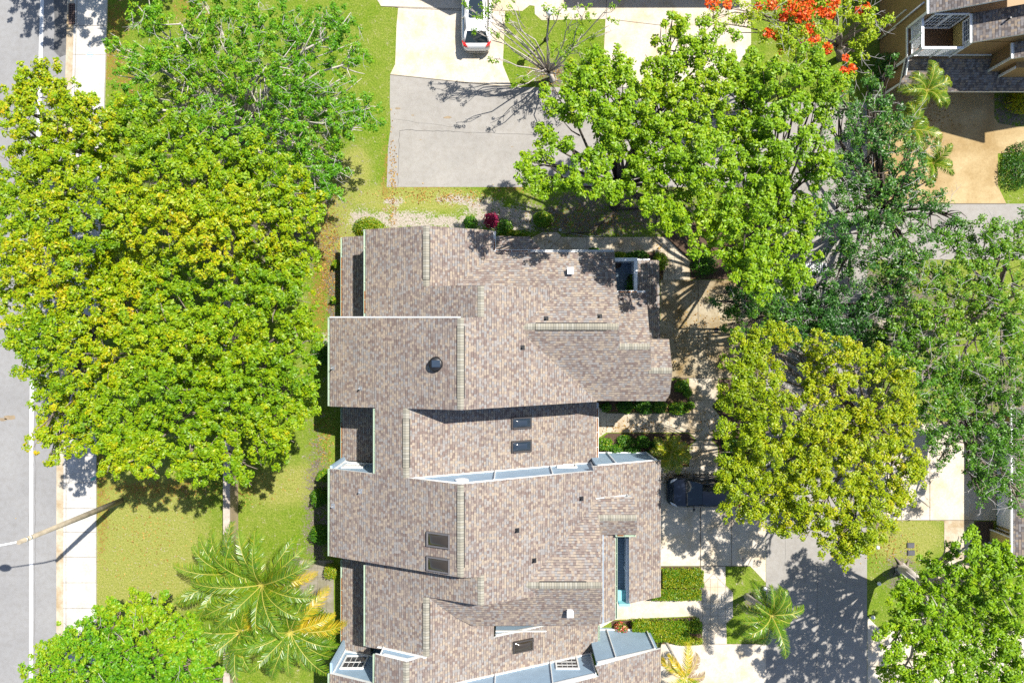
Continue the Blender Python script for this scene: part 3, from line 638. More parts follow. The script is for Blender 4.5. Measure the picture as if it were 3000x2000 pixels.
skylight(WP, 1286, 1580, 1.32, .78, GREYF, GLASSB); skylight(WP, 1286, 1652, 1.32, .78, GREYF, GLASSB); skylight(PL, 1532, 1889, 1.22, .68, BRONZE, GLASSB)
def pipe(pl, px, py, h=.28, r=.045, m=METAL):
    c = on_plane(pl, px, py); mb = MB(); mb.tube([c - Vector((0, 0, .05)), c + Vector((0, 0, h))], r, 10)
    s, t, n = frame_on(pl); b = [c + n * .01 + s * a + t * e for a, e in ((-.13, -.13), (.13, -.13), (.13, .13), (-.13, .13))]
    mb.poly(b if (b[1] - b[0]).cross(b[2] - b[0]).z > 0 else b[::-1]); mb.build('vent_pipe', m, TH)
for pl, x, y, h, m in ((G1N, 1600, 933, .25, BLACK), (G1N, 1757, 926, .25, BLACK), (EP, 1531, 1018, .25, BLACK), (WP, 975, 1078, .3, METAL), (WP, 1056, 1137, .35, METAL), (WP, 1056, 1438, .35, METAL), (WP, 976, 1481, .3, METAL), (EP, 1703, 1460, .25, BLACK), (EP, 1515, 1553, .3, BLACK), (EP, 1565, 1641, .3, BLACK), (EP, 1740, 740, .2, BLACK)):
    if y > 800: pipe(pl, x, y, h, .045, m)
fan = MB(); c = on_plane(WP, 1278, 1066); fan.lathe(c, [(.40, -.25), (.40, .05), (.30, .16), (.36, .17), (.37, .24), (.30, .30), (.02, .33)], 28)
fo = fan.build('attic_fan', BLACK, TH); sp = MB(); sp.box((c.x + .02, c.y + .03, c.z + .35), (.44, .36, .03)); sp.build('solar_panel', plain('solar_panel', (.03, .045, .07), .15), fo)
for pl, x, y in ((G1N, 1670, 795), (H1S, 1669, 1790)):
    c = on_plane(pl, x, y); mb = MB(); mb.box((c.x, c.y, c.z + .12), (.3, .3, .5)); mb.beam((c.x - .18, c.y, c.z + .38), (c.x + .18, c.y, c.z + .38), .38, .05); mb.build('box_vent', WHITEM, TH)
# north balcony: deck, parapets, planters
bal = MB(); bal.box((6.55, 3.9, 2.93), (1.75, 2.15, .1)); bal.build('balcony_floor', DECK, TH)
par = MB(); x1 = P(1862.5, 800, 4.05).x; y1 = P(1800, 760, 4.05).y
par.box((x1, (P(0, 764, 4.05).y + P(0, 853, 4.05).y) / 2, 3.5), (.2, P(0, 764, 4.05).y - P(0, 853, 4.05).y, 1.1)); par.box(((P(1801, 0, 4.05).x + P(1868, 0, 4.05).x) / 2, y1, 3.5), (P(1868, 0, 4.05).x - P(1801, 0, 4.05).x, .2, 1.098)); par.box(((P(1868, 0, 3.5).x + P(1903, 0, 3.3).x) / 2, y1 + .04, 1.72), (P(1903, 0, 3.3).x - P(1868, 0, 3.5).x, .16, 3.4))
par.build('balcony_parapet', WHITEM, TH)
def tub(px, py, z, r, label):
    c = P(px, py, z); mb = MB(); mb.lathe(c, [(r * .75, 0), (r, .35), (r, .38), (r * .88, .38), (r * .86, .32), (.02, .31)], 18)
    t = thing('plant_tub', label, 'plant pot', c); mb.build('pot', plain('dark_pot', (.06, .035, .025), .7), t)
    return t, c
# south balcony
sb = MB(); sb.box((6.6, -13.35, 2.85), (1.75, 4.1, .1)); sb.build('balcony_floor', DECK, TH)
rl = MB(); xr2 = P(1838, 0, 3.75).x; ya, yb = P(0, 1576, 3.75).y, P(0, 1770, 3.75).y
rl.beam((xr2, ya, 3.78), (xr2, yb, 3.78), .16, .06); rl.beam((xr2, ya, 3.0), (xr2, yb, 3.0), .06, .06)
k = ya
while k > yb:
    rl.beam((xr2 - .012, k, 3.0), (xr2 - .012, k - .4, 3.77), .03, .018); rl.beam((xr2 + .012, k, 3.77), (xr2 + .012, k - .4, 3.0), .03, .018); k -= .09
for t in (ya - .02, (ya + yb) / 2, yb + .02): rl.beam((xr2 - .03, t, 2.9), (xr2 - .03, t, 3.85), .1, .1)
rl.build('balcony_railing', WHITEM, TH)
bw = MB(); bw.box((xr2 + .15, (ya + yb) / 2, 1.48), (.1, ya - yb, 2.95)); bw.build('wall', BLUE, TH)

# ------------------------------------------------------------------ foliage
def leafmesh(name, C, N, L, Wd, T, m, parent, rng):
    n = len(C)
    N = N / (np.linalg.norm(N, axis=1, keepdims=True) + 1e-9)
    r = rng.normal(size=(n, 3)); t = r - (r * N).sum(1, keepdims=True) * N; t /= (np.linalg.norm(t, axis=1, keepdims=True) + 1e-9)
    b = np.cross(N, t); L = L[:, None]; Wd = Wd[:, None]
    V = np.empty((n, 4, 3)); V[:, 0] = C - t * L; V[:, 1] = C - b * Wd + N * Wd * .25 + t * L * .1; V[:, 2] = C + t * L - N * L * .2; V[:, 3] = C + b * Wd + N * Wd * .25 + t * L * .1
    return quads(name, V, T, m, parent)
def quads(name, V, T, m, parent):
    n = len(V); me = bpy.data.meshes.new(name)
    me.vertices.add(n * 4); me.vertices.foreach_set('co', V.reshape(-1).astype(np.float32))
    me.loops.add(n * 4); me.loops.foreach_set('vertex_index', np.arange(n * 4, dtype=np.int32))
    me.polygons.add(n); me.polygons.foreach_set('loop_start', np.arange(0, n * 4, 4, dtype=np.int32))
    me.update(calc_edges=True)
    a = me.attributes.new('tint', 'FLOAT', 'FACE'); a.data.foreach_set('value', np.clip(T, 0, 1).astype(np.float32))
    me.materials.append(m); return link(name, me, parent)
def lowfreq(C, seed, s=.35):
    r = np.random.default_rng(seed); f = 0
    for i in range(4):
        k = r.normal(size=3) * s * (1 + .6 * i); f = f + np.sin(C @ k + r.uniform(0, 6.28)) / (1 + .5 * i)
    return f / 2.2
def tree(name, label, base, lobes, m, zc=6.5, zs=.8, flat=.45, dens=4.2, npc=62, rc=.3, leaf=.115, asp=.5, tint=.5, tv=.11, pv=.2, cv=.08, bark=None, tr=.22, twigs=0, twm=None, seed=1, group=None, fork=.35, flowers=None, cat='tree', limbs=1.0, gap=.0, edge=.55):
    rng = np.random.default_rng(seed); rnd = random.Random(seed); bark = bark or BARK
    dens *= 1.75; npc *= .78; rc *= .78; leaf *= .72
    b0 = P(*base); t = thing(name, label, cat, b0, group)
    cl = []; cz = []; zmin = 99
    lob = []
    for l in lobes:
        px, py, rp = l[:3]; z = l[3] if len(l) > 3 else zc + rng.uniform(-zs, zs)
        c = np.array(P(px, py, z)); r = rp / F * (H - z); lob.append((c, r))
        n = max(3, int(dens * math.pi * r * r * rng.uniform(.85, 1.1)))
        d = rng.normal(size=(n, 3)); d /= np.linalg.norm(d, axis=1, keepdims=True); d[:, 2] = np.abs(d[:, 2]) * np.where(rng.random(n) < .72, 1, -.8)
        rad = rng.random(n) ** (edge * .75)
        q = c + d * rad[:, None] * np.array([r, r, max(r * flat, .35)])
        cl.append(q)
    cl = np.concatenate(cl)
    if gap > 0:
        keep = lowfreq(cl, seed + 50, 1.0) + .5 * lowfreq(cl, seed + 51, 2.4) > -1.15 + gap * 1.15; cl = cl[keep]
    k = len(cl); ct = tint + rng.normal(size=k) * cv + pv * lowfreq(cl, seed + 9, .3)
    rcs = rc * rng.uniform(.65, 1.35, k); cnt = np.maximum(8, (npc * rng.uniform(.6, 1.4, k) * (rcs / rc) ** 1.5)).astype(int)
    ci = np.repeat(np.arange(k), cnt); n = len(ci)
    d = rng.normal(size=(n, 3)); d /= np.linalg.norm(d, axis=1, keepdims=True); d[:, 2] *= .75
    C = cl[ci] + d * (rcs[ci] * rng.random(n) ** .45)[:, None]
    N = .9 * np.array([0, 0, 1.]) + .55 * d + .38 * rng.normal(size=(n, 3))
    L = leaf * rng.uniform(.65, 1.3, n); T = ct[ci] + rng.normal(size=n) * tv + .10 * d[:, 2]
    leafmesh('crown', C, N, L, L * asp, T, m, t, rng)
    if flowers:
        fc = []
        for (fx, fy, fr, fz) in flowers:
            c = np.array(P(fx, fy, fz)); r = fr / F * (H - fz); nn = int(420 * r * r) + 40
            e = rng.normal(size=(nn, 3)); e /= np.linalg.norm(e, axis=1, keepdims=True); fc.append(c + e * np.array([r, r, r * .4]) * (rng.random(nn) ** .4)[:, None])
        fc = np.concatenate(fc); leafmesh('blossoms', fc, np.array([0, 0, .9]) + .6 * rng.normal(size=fc.shape), np.full(len(fc), .075), np.full(len(fc), .06), rng.random(len(fc)), L_FLOW, t, rng)
    # trunk and limbs
    mb = MB(); ctr = np.mean([c for c, r in lob], 0); hz = min(c[2] for c, r in lob)
    fk = Vector((b0.x + (ctr[0] - b0.x) * .25, b0.y + (ctr[1] - b0.y) * .25, hz * fork))
    mb.tube([b0 - Vector((0, 0, .1)), b0 + Vector((0, 0, .15)), (b0 + fk) / 2 + Vector((rnd.uniform(-.1, .1), rnd.uniform(-.1, .1), 0)), fk], [tr * 1.7, tr * 1.15, tr, tr * .9], 9)
    if limbs:
        for c, r in lob:
            c = Vector(c); c.z -= r * flat * .25; mid = fk.lerp(c, .5) + Vector((rnd.uniform(-.5, .5), rnd.uniform(-.5, .5), rnd.uniform(0, .8)))
            q1 = fk.lerp(mid, .5) + Vector((rnd.uniform(-.2, .2), rnd.uniform(-.2, .2), .2)); q2 = mid.lerp(c, .5) + Vector((rnd.uniform(-.25, .25), rnd.uniform(-.25, .25), .1))
            mb.tube([fk, q1, mid, q2, c], [tr * .5 * limbs, tr * .4 * limbs, tr * .3 * limbs, tr * .22 * limbs, tr * .1], 6)
            for j in range(int(3 + r * 2)):
                a = rnd.uniform(0, 6.28); e = c + Vector((math.cos(a) * r * .8, math.sin(a) * r * .8, rnd.uniform(-.2, .5) * r * flat)); s0 = mid.lerp(c, rnd.uniform(.3, 1))
                mm = s0.lerp(e, .5) + Vector((rnd.uniform(-.2, .2), rnd.uniform(-.2, .2), rnd.uniform(0, .25))); mb.tube([s0, mm, e], [tr * .16, tr * .11, .012], 5)
    mb.build('trunk', bark, t)
    if twigs:
        tm = MB(); idx = rng.choice(k, twigs)
        for i in idx:
            p = Vector(cl[i]) + Vector((rnd.uniform(-.1, .1), rnd.uniform(-.1, .1), rc * .8)); a = rnd.uniform(0, 6.28); L = rnd.uniform(.5, 1.3)
            pts = [p]; 
            for s in range(3):
                a += rnd.uniform(-.5, .5); pts.append(pts[-1] + Vector((math.cos(a), math.sin(a), rnd.uniform(-.25, .3))) * L / 3)
            tm.tube(pts, [.014, .012, .009, .005], 4, cap=False)
            for s in (1, 2):
                a2 = a + rnd.choice((-1, 1)) * rnd.uniform(.5, 1); e = pts[s] + Vector((math.cos(a2), math.sin(a2), rnd.uniform(0, .3))) * L * .35; tm.tube([pts[s], pts[s].lerp(e, .5) + Vector((0, 0, .03)), e], [.009, .007, .004], 4, cap=False)
        struct(tm.build('bare_twigs', twm or TWIG, t), 'stuff')
    return t
# --- west: one wall of yellow-green crowns between the street and the lawn
tree('shade_tree', 'yellow-green tree overhanging the street with a loose crown tip', (330, 470), [(110, 240, 85), (60, 300, 70), (170, 270, 60), (60, 360, 75), (190, 320, 90), (120, 420, 90), (40, 520, 100), (210, 440, 110), (300, 360, 110), (330, 500, 120), (180, 560, 120), (20, 620, 90), (110, 650, 110), (250, 660, 110)], L_YEL, 8.0, 1.0, dens=4.4, tint=.5, seed=11, gap=.2, tr=.26)
tree('shade_tree', 'yellow-green tree with the brightest top beside the darker twiggy tree', (600, 640), [(430, 380, 100), (450, 500, 120), (560, 440, 110), (580, 560, 130), (680, 500, 110), (740, 450, 80), (720, 620, 130), (830, 560, 100), (880, 640, 75), (860, 720, 80), (600, 690, 130), (470, 640, 120), (760, 760, 110), (390, 620, 90), (910, 590, 45), (880, 790, 60)], L_YEL, 9.0, .9, dens=4.6, tint=.52, seed=12, tr=.3, gap=.08)
tree('shade_tree', 'tree with golden yellow patches hanging over the street edge and sidewalk', (330, 960), [(50, 740, 100), (30, 860, 90), (150, 800, 120), (280, 780, 120), (140, 930, 120), (50, 980, 80), (270, 930, 120), (390, 870, 110), (100, 1060, 70), (200, 1060, 110), (330, 1060, 120), (150, 1170, 80), (240, 1180, 90), (170, 1270, 70), (240, 1270, 70), (110, 1290, 40), (160, 1340, 28), (380, 760, 100)], L_YEL, 8.2, 1.0, dens=4.4, tint=.6, pv=.24, seed=13, tr=.28, gap=.12)
tree('shade_tree', 'yellow-green tree reaching out over the privacy wall and back lawn', (600, 1150), [(450, 980, 120), (520, 820, 110), (600, 930, 130), (720, 890, 120), (830, 870, 100), (900, 930, 50), (760, 1000, 120), (870, 1020, 80), (460, 1120, 120), (600, 1080, 120), (740, 1130, 120), (860, 1120, 80), (900, 1180, 45), (350, 1220, 100), (480, 1250, 110), (620, 1220, 120), (750, 1240, 100), (850, 1230, 60), (340, 1330, 70), (430, 1340, 70), (550, 1340, 80), (660, 1340, 70), (720, 1390, 45), (600, 1380, 40), (790, 1320, 60), (310, 1370, 35), (820, 1290, 50)], L_YEL, 8.6, .9, dens=4.6, tint=.5, pv=.16, seed=14, tr=.3, gap=.1)
tree('twiggy_tree', 'mid-green tree with many bare pale twigs north of the yellow-green trees', (712, 385), [(430, 50, 70), (520, 60, 110), (640, 70, 120), (760, 40, 100), (420, 170, 70), (520, 200, 110), (640, 210, 130), (780, 180, 130), (900, 110, 100), (990, 90, 80), (1030, 180, 70), (900, 240, 120), (1020, 280, 80), (760, 320, 120), (900, 370, 110), (1020, 360, 60), (370, 210, 50), (390, 300, 80), (500, 310, 100), (640, 340, 90), (840, 480, 100), (940, 470, 80), (1050, 320, 40), (960, 540, 70), (870, 570, 80), (330, 130, 40), (1080, 340, 45), (1010, 500, 35)], L_GRN, 5.6, 1.1, dens=3.5, npc=52, leaf=.10, tint=.6, pv=.12, seed=15, tr=.3, gap=.42, twigs=260, bark=BARKP)
# --- north-east group
tree('broad_tree', 'broad yellow-green tree arching over the asphalt court and front walk', (1800, 597), [(1545, 510, 50), (1590, 540, 55), (1570, 470, 45), (1605, 400, 45), (1640, 440, 50), (1640, 300, 70), (1720, 300, 80), (1700, 230, 60), (1780, 210, 80), (1660, 530, 50), (1730, 500, 80), (1760, 430, 70), (1830, 280, 100), (1800, 360, 80), (1860, 420, 100), (1810, 560, 60), (1920, 320, 100), (1980, 230, 100), (1990, 120, 80), (2080, 160, 100), (1970, 60, 40), (2000, 400, 110), (2080, 300, 110), (1960, 500, 110), (2070, 480, 110), (1930, 620, 70), (2030, 600, 110), (2090, 690, 90), (2060, 740, 40), (1930, 200, 70), (1740, 155, 40)], L_LIME, 10.6, 1.0, dens=4.3, tint=.62, pv=.12, seed=21, tr=.28, gap=.3, bark=BARKD)
tree('broad_tree', 'tall lime-green tree between the asphalt court and the dark oak', (2170, 770), [(2180, 220, 90), (2200, 320, 110), (2290, 260, 100), (2360, 190, 70), (2400, 260, 70), (2180, 430, 110), (2300, 400, 110), (2390, 340, 70), (2180, 560, 110), (2290, 530, 110), (2400, 490, 60), (2420, 460, 45), (2180, 660, 100), (2290, 640, 100), (2370, 620, 50), (2210, 770, 90), (2290, 760, 90), (2350, 720, 60), (2230, 840, 55), (2310, 840, 45), (2360, 810, 40), (2160, 760, 60), (2460, 240, 40)], L_LIME, 10.4, 1.0, dens=4.3, tint=.64, pv=.13, seed=22, tr=.26, gap=.22, bark=BARKD)
tree('sparse_tree', 'nearly bare tree with long limbs on the lawn island near the white car', (1618, 235), [(1715, 30, 40, 6.5), (1680, 50, 30, 6), (1640, 30, 30, 6), (1600, 25, 20, 6), (1370, 20, 18, 5.5), (1410, 30, 22, 5.5), (1395, 55, 18, 5.5), (1440, 40, 28, 5.5), (1460, 85, 25, 5), (1455, 12, 18, 6), (1505, 15, 25, 6), (1650, 150, 45, 4.5), (1700, 130, 50, 4.5), (1720, 190, 45, 4), (1680, 230, 40, 4), (1530, 230, 25, 3.5), (1480, 60, 15, 5.5), (1790, 70, 25, 5), (1795, 5, 25, 6.5), (1510, 255, 20, 3.5), (1450, 170, 20, 5), (1390, 90, 14, 5)], L_LIME, 5.5, .3, dens=2.6, npc=34, rc=.24, leaf=.085, tint=.55, seed=23, tr=.15, fork=.2, bark=BARKP, limbs=.8)
fl = [(2320, 25, 26, 8.3), (2362, 28, 34, 8.4), (2262, 10, 24, 8), (2372, 86, 24, 8.2), (2386, 120, 20, 8.1), (2280, 104, 18, 7.8), (2424, 142, 18, 8), (2430, 40, 20, 8.4), (2408, 36, 16, 8.4), (2474, 208, 16, 7.6), (2496, 200, 14, 7.6), (2352, 128, 14, 8), (2520, 30, 16, 8), (2442, 8, 22, 8.4), (2456, 232, 14, 7.4), (2086, 10, 24, 7), (2132, 14, 16, 7), (2345, 50, 20, 8.3), (2296, 52, 14, 8), (2250, 98, 16, 7.8), (2540, 20, 14, 8), (2290, 150, 10, 7.8), (2400, 190, 10, 7.6), (2478, 170, 12, 7.8), (2360, -10, 26, 8.2), (2220, 20, 14, 7.8), (2460, 265, 10, 7)]
tree('flowering_tree', 'tree with red-orange blossoms over light green leaves by the tan house', (2460, 170), [(2280, 40, 90), (2370, 50, 90), (2450, 40, 80), (2520, 60, 60), (2340, 130, 70), (2430, 130, 60), (2500, 140, 50), (2480, 210, 45), (2560, 90, 35), (2590, 70, 22), (2130, 20, 60, 6.8), (2080, 60, 50, 6.8), (2190, 40, 50), (2290, 130, 60), (2380, -20, 80)], L_LIME, 7.7, .4, dens=3.0, npc=48, leaf=.095, tint=.8, pv=.12, seed=24, tr=.2, gap=.3, twigs=60, flowers=fl)
# --- east oaks
tree('live_oak', 'dark green open-crowned oak in the middle of the eastern trees', (2560, 640), [(2480, 300, 60), (2540, 270, 50), (2560, 210, 40), (2600, 190, 34), (2450, 380, 90), (2560, 340, 70), (2620, 380, 80), (2520, 450, 100), (2620, 490, 90), (2690, 440, 50), (2700, 540, 70), (2540, 570, 110), (2440, 520, 70), (2640, 600, 100), (2740, 620, 70), (2420, 640, 90), (2540, 690, 110), (2660, 710, 100), (2770, 690, 50), (2470, 780, 90), (2600, 800, 100), (2700, 810, 80), (2810, 640, 30)], L_OAK, 6.6, 1.2, dens=3.2, npc=50, rc=.32, leaf=.095, tint=.55, pv=.12, seed=31, tr=.3, gap=.42, twigs=110, bark=BARKD)
tree('live_oak', 'low dark green oak spreading over the north driveway and road', (2290, 945), [(2150, 900, 60), (2200, 930, 80), (2120, 860, 40), (2260, 890, 90), (2340, 920, 90), (2300, 970, 70), (2400, 880, 90), (2420, 960, 90), (2480, 920, 90), (2140, 950, 40), (2180, 880, 50), (2500, 1000, 80), (2560, 960, 90), (2090, 880, 25), (2560, 880, 70)], L_OAK, 5.2, .8, dens=3.3, npc=50, rc=.32, leaf=.095, tint=.52, seed=32, tr=.24, gap=.42, twigs=60, bark=BARKD)
tree('live_oak', 'lighter green oak filling the right edge beside the shaded road', (2900, 900), [(2790, 720, 60), (2860, 690, 60), (2930, 710, 80), (2990, 720, 70), (2720, 830, 70), (2800, 810, 90), (2890, 800, 100), (2980, 820, 90), (2740, 930, 90), (2840, 920, 100), (2940, 930, 100), (2660, 960, 80), (2720, 1020, 80), (2830, 1030, 100), (2940, 1050, 100), (2990, 980, 70), (2640, 1050, 70), (2700, 1100, 60), (2990, 660, 50), (2900, 670, 30)], L_OAKL, 7.0, 1.2, dens=3.3, npc=50, leaf=.095, tint=.52, seed=33, tr=.3, gap=.36, twigs=110)
tree('live_oak', 'green oak shading the cream house driveway', (2790, 1240), [(2720, 1130, 70), (2790, 1110, 90), (2880, 1130, 100), (2980, 1150, 90), (2700, 1210, 60), (2770, 1200, 80), (2860, 1220, 100), (2960, 1240, 100), (2720, 1290, 45), (2790, 1290, 60), (2860, 1310, 80), (2940, 1330, 90), (2990, 1320, 60), (2870, 1390, 60), (2930, 1410, 70), (2980, 1430, 60), (2880, 1450, 35), (2990, 1480, 35), (2750, 1350, 25)], L_OAKL, 6.2, 1.0, dens=3.3, npc=50, leaf=.095, tint=.5, seed=34, tr=.28, gap=.36, twigs=110)
tree('golden_tree', 'golden-yellow tree beside the road, covering the back of the dark car', (2550, 1205), [(2190, 1000, 60), (2260, 990, 50), (2310, 985, 35), (2180, 1070, 70), (2270, 1060, 45), (2130, 1150, 45), (2210, 1150, 90), (2280, 1150, 50), (2390, 1000, 35), (2400, 1060, 70), (2470, 1040, 60), (2520, 1080, 60), (2440, 1120, 70), (2580, 1040, 35), (2620, 1100, 55), (2650, 1130, 40), (2370, 1140, 45), (2160, 1240, 80), (2270, 1250, 100), (2380, 1220, 90), (2480, 1230, 70), (2570, 1200, 70), (2640, 1190, 50), (2660, 1240, 40), (2170, 1340, 80), (2270, 1360, 110), (2400, 1330, 120), (2530, 1310, 110), (2640, 1310, 60), (2690, 1360, 40), (2110, 1400, 40), (2180, 1430, 80), (2290, 1470, 100), (2420, 1450, 120), (2550, 1430, 100), (2630, 1450, 55), (2660, 1390, 60), (2160, 1490, 50), (2210, 1510, 35), (2370, 1530, 70), (2470, 1550, 80), (2560, 1530, 70), (2440, 1620, 45), (2500, 1600, 60), (2470, 1640, 30), (2570, 1580, 35)], L_GOLD, 8.2, 1.0, dens=4.8, npc=62, leaf=.10, tint=.5, pv=.14, seed=35, tr=.26, gap=.12)
tree('round_tree', 'lime-green tree in the south-east corner with large surface roots', (2640, 1665), [(2715, 1640, 28), (2740, 1660, 25), (2790, 1610, 40), (2850, 1590, 50), (2920, 1610, 50), (2970, 1650, 50), (2690, 1740, 70), (2780, 1690, 80), (2870, 1680, 90), (2960, 1730, 90), (2640, 1790, 60), (2730, 1820, 90), (2830, 1790, 90), (2930, 1830, 100), (2610, 1890, 60), (2690, 1910, 90), (2790, 1900, 90), (2900, 1940, 100), (2990, 1900, 80), (2640, 1980, 70), (2740, 2000, 80), (2850, 2010, 80), (2970, 2000, 90), (2660, 1700, 35)], L_LIME, 8.8, 1.0, dens=4.2, tint=.6, seed=36, tr=.3, gap=.25, bark=BARKP)
tree('round_tree', 'bright green tree in the south-west corner beside the sidewalk', (350, 1960), [(110, 1960, 50), (160, 1900, 60), (230, 1860, 70), (310, 1850, 80), (350, 1790, 45), (400, 1740, 30), (410, 1800, 60), (465, 1770, 40), (440, 1860, 80), (510, 1840, 60), (560, 1840, 45), (540, 1900, 80), (200, 1950, 90), (320, 1940, 110), (450, 1960, 110), (580, 1940, 60), (130, 2010, 60), (260, 2020, 90), (400, 2040, 90), (540, 2020, 90), (620, 1990, 45)], L_GRN, 5.2, .8, dens=4.4, npc=60, leaf=.115, tint=.72, seed=37, tr=.24, gap=.12, twigs=20)
tree('shade_tree', 'yellow-green street tree standing just beyond the top edge', (230, -340), [(60, -330, 150), (220, -330, 150), (380, -360, 140), (150, -430, 150), (320, -480, 150), (0, -420, 120), (330, -260, 70)], L_YEL, 7.0, 1.0, dens=3.5, tint=.45, seed=38)

# ------------------------------------------------------------------ shrubs, hedges, beds
def shrub(name, label, px, py, r, h, m, tint=.6, n=1400, leaf=.05, cat='shrub', group=None, sx=1, sy=1, seed=0, asp=.5, stem=True, tv=.16, box=False):
    rng = np.random.default_rng(seed + int(px) * 7 + int(py)); b0 = P(px, py); rm = r / F * H
    t = thing(name, label, cat, b0, group)
    if box:
        d = rng.uniform(-1, 1, (n, 3)); d[:, 2] = (d[:, 2] + 1) / 2; d[:, 2] = np.where(rng.random(n) < .6, rng.uniform(.8, 1.05, n), d[:, 2])
        d[:, 2] += .10 * lowfreq(d * np.array([rm * sx, rm * sy, 0]), seed + 3, 3.0); rad = np.ones(n)
    else:
        d = rng.normal(size=(n, 3)); d /= np.linalg.norm(d, axis=1, keepdims=True); d[:, 2] = np.abs(d[:, 2]); rad = rng.random(n) ** .3
        rad *= 1 + .22 * lowfreq(d * 2.2, seed + int(px), 1.2)
    C = np.array(b0) + d * rad[:, None] * np.array([rm * sx, rm * sy, h]) + np.array([0, 0, .06])
    N = .7 * np.array([0, 0, 1]) + (.5 * d if not box else 0) + .55 * rng.normal(size=(n, 3)); L = leaf * rng.uniform(.7, 1.3, n)
    leafmesh('foliage', C, N, L, L * asp, tint + rng.normal(size=n) * tv + .1 * lowfreq(C, seed + 5, 1.5), m, t, rng)
    if stem:
        mb = MB(); rn = random.Random(int(px))
        for i in range(5):
            a = rn.uniform(0, 6.28); e = b0 + Vector((math.cos(a) * rm * sx * .6, math.sin(a) * rm * sy * .6, h * .75)); mb.tube([b0, b0.lerp(e, .5) + Vector((0, 0, .1)), e], [.025, .018, .008], 5)
        mb.build('stems', BARK, t)
    return t
shrub('shrub', 'bright yellow-green shrub behind the north-west roof corner', 1085, 668, 52, 1.0, L_SHR, .86, 3200, .055, sy=.55)
shrub('shrub', 'loose shrub with bronze tips left of the magenta plant', 1378, 655, 22, .8, L_SHR, .5, 700, .06)
shrub('shrub', 'low green shrub between the magenta plant and the porch roof', 1478, 668, 26, .8, L_SHR, .6, 900, .06)
shrub('shrub', 'yellowish shrub strip along the porch roof edge', 1508, 686, 44, .5, L_SHR, .8, 1200, .055, sy=.28)
shrub('shrub', 'egg-shaped green shrub alone on the sand north of the walk', 1588, 644, 30, 1.0, L_SHR, .72, 1900, .055, sy=.85)
shrub('shrub', 'dark shrub against the west wall below the yellow-green tree', 948, 1035, 34, 1.4, L_SHR, .42, 1500, .06)
shrub('shrub', 'shiny shrub at the corner of the white north-facing gable', 952, 1392, 20, 1.0, L_SHR, .62, 800, .07)
shrub('shrub', 'round clipped shrub by the west wall next to the lawn', 940, 1452, 27, 1.1, L_SHR, .6, 1500, .05)
shrub('shrub', 'round clipped shrub by the west wall above the palm fronds', 943, 1560, 29, 1.2, L_SHR, .5, 1500, .055)
shrub('shrub', 'small bright ball shrub beside the patio slab', 975, 1668, 23, .9, L_SHR, .88, 1300, .045)
shrub('shrub', 'large dense bush between the big palms and the west wall', 945, 1850, 60, 1.5, L_SHR, .72, 4200, .055, sx=.7, sy=1.2)
shrub('shrub', 'spiky light green plant in the shade of the west gutter', 987, 775, 12, .7, L_SHR, .8, 120, .16, asp=.2)
shrub('shrub', 'light green sprig low in the shade of the west gutter', 980, 880, 10, .6, L_SHR, .8, 160, .08)
shrub('shrub', 'green groundcover patch beside the north walk gutter', 1741, 735, 20, .4, L_SHR, .45, 500, .05, sy=.4)
shrub('shrub', 'fresh green plants outside the north balcony wall', 1815, 748, 22, .4, L_SHR, .8, 500, .06, sy=.5)
shrub('shrub', 'mixed low plants along the north balcony parapet', 1865, 748, 36, .4, L_SHR, .5, 800, .055, sy=.4)
shrub('shrub', 'leafy bush at the bend of the tiled front walk', 1932, 768, 22, .8, L_SHR, .84, 900, .06, sy=1.3)
shrub('shrub', 'tall hidden shrub in the bed under the lime-green tree', 2060, 775, 40, .8, L_SHR, .5, 1300, .06)
shrub('magenta_plant', 'magenta-leaved plant on the sand by the north roof edge', 1442, 648, 23, 1.1, L_RED, .6, 260, .14, 'plant', asp=.26, tv=.25)
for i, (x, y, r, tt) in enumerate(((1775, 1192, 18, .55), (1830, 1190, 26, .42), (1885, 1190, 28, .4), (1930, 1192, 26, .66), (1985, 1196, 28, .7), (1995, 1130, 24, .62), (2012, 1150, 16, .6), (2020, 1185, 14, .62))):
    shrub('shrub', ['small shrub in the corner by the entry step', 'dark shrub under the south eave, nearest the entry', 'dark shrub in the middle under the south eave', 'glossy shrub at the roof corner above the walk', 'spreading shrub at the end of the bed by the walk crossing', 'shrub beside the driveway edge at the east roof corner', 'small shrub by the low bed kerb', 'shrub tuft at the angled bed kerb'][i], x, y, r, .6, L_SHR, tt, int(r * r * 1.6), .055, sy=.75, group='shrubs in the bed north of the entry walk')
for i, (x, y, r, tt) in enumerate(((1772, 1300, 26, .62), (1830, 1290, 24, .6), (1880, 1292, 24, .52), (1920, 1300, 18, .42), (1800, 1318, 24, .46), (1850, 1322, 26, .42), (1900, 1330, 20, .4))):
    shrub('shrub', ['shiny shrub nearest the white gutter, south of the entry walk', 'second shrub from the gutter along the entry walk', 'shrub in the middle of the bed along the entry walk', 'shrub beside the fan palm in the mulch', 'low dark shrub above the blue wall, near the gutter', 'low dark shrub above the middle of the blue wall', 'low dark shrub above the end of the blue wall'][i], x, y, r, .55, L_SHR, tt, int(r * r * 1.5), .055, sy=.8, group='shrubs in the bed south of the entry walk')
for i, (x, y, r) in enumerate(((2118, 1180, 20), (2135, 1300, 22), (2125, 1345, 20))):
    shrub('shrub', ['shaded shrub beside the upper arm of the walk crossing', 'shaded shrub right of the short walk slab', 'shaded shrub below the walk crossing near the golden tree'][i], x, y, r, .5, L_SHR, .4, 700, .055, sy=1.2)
shrub('hedge', 'clipped hedge with bronze leaves beside the open driveway', 1994, 1684, 59, .7, L_SHR, .85, 6500, .05, 'hedge', sy=.42, box=True, stem=False, tv=.22)
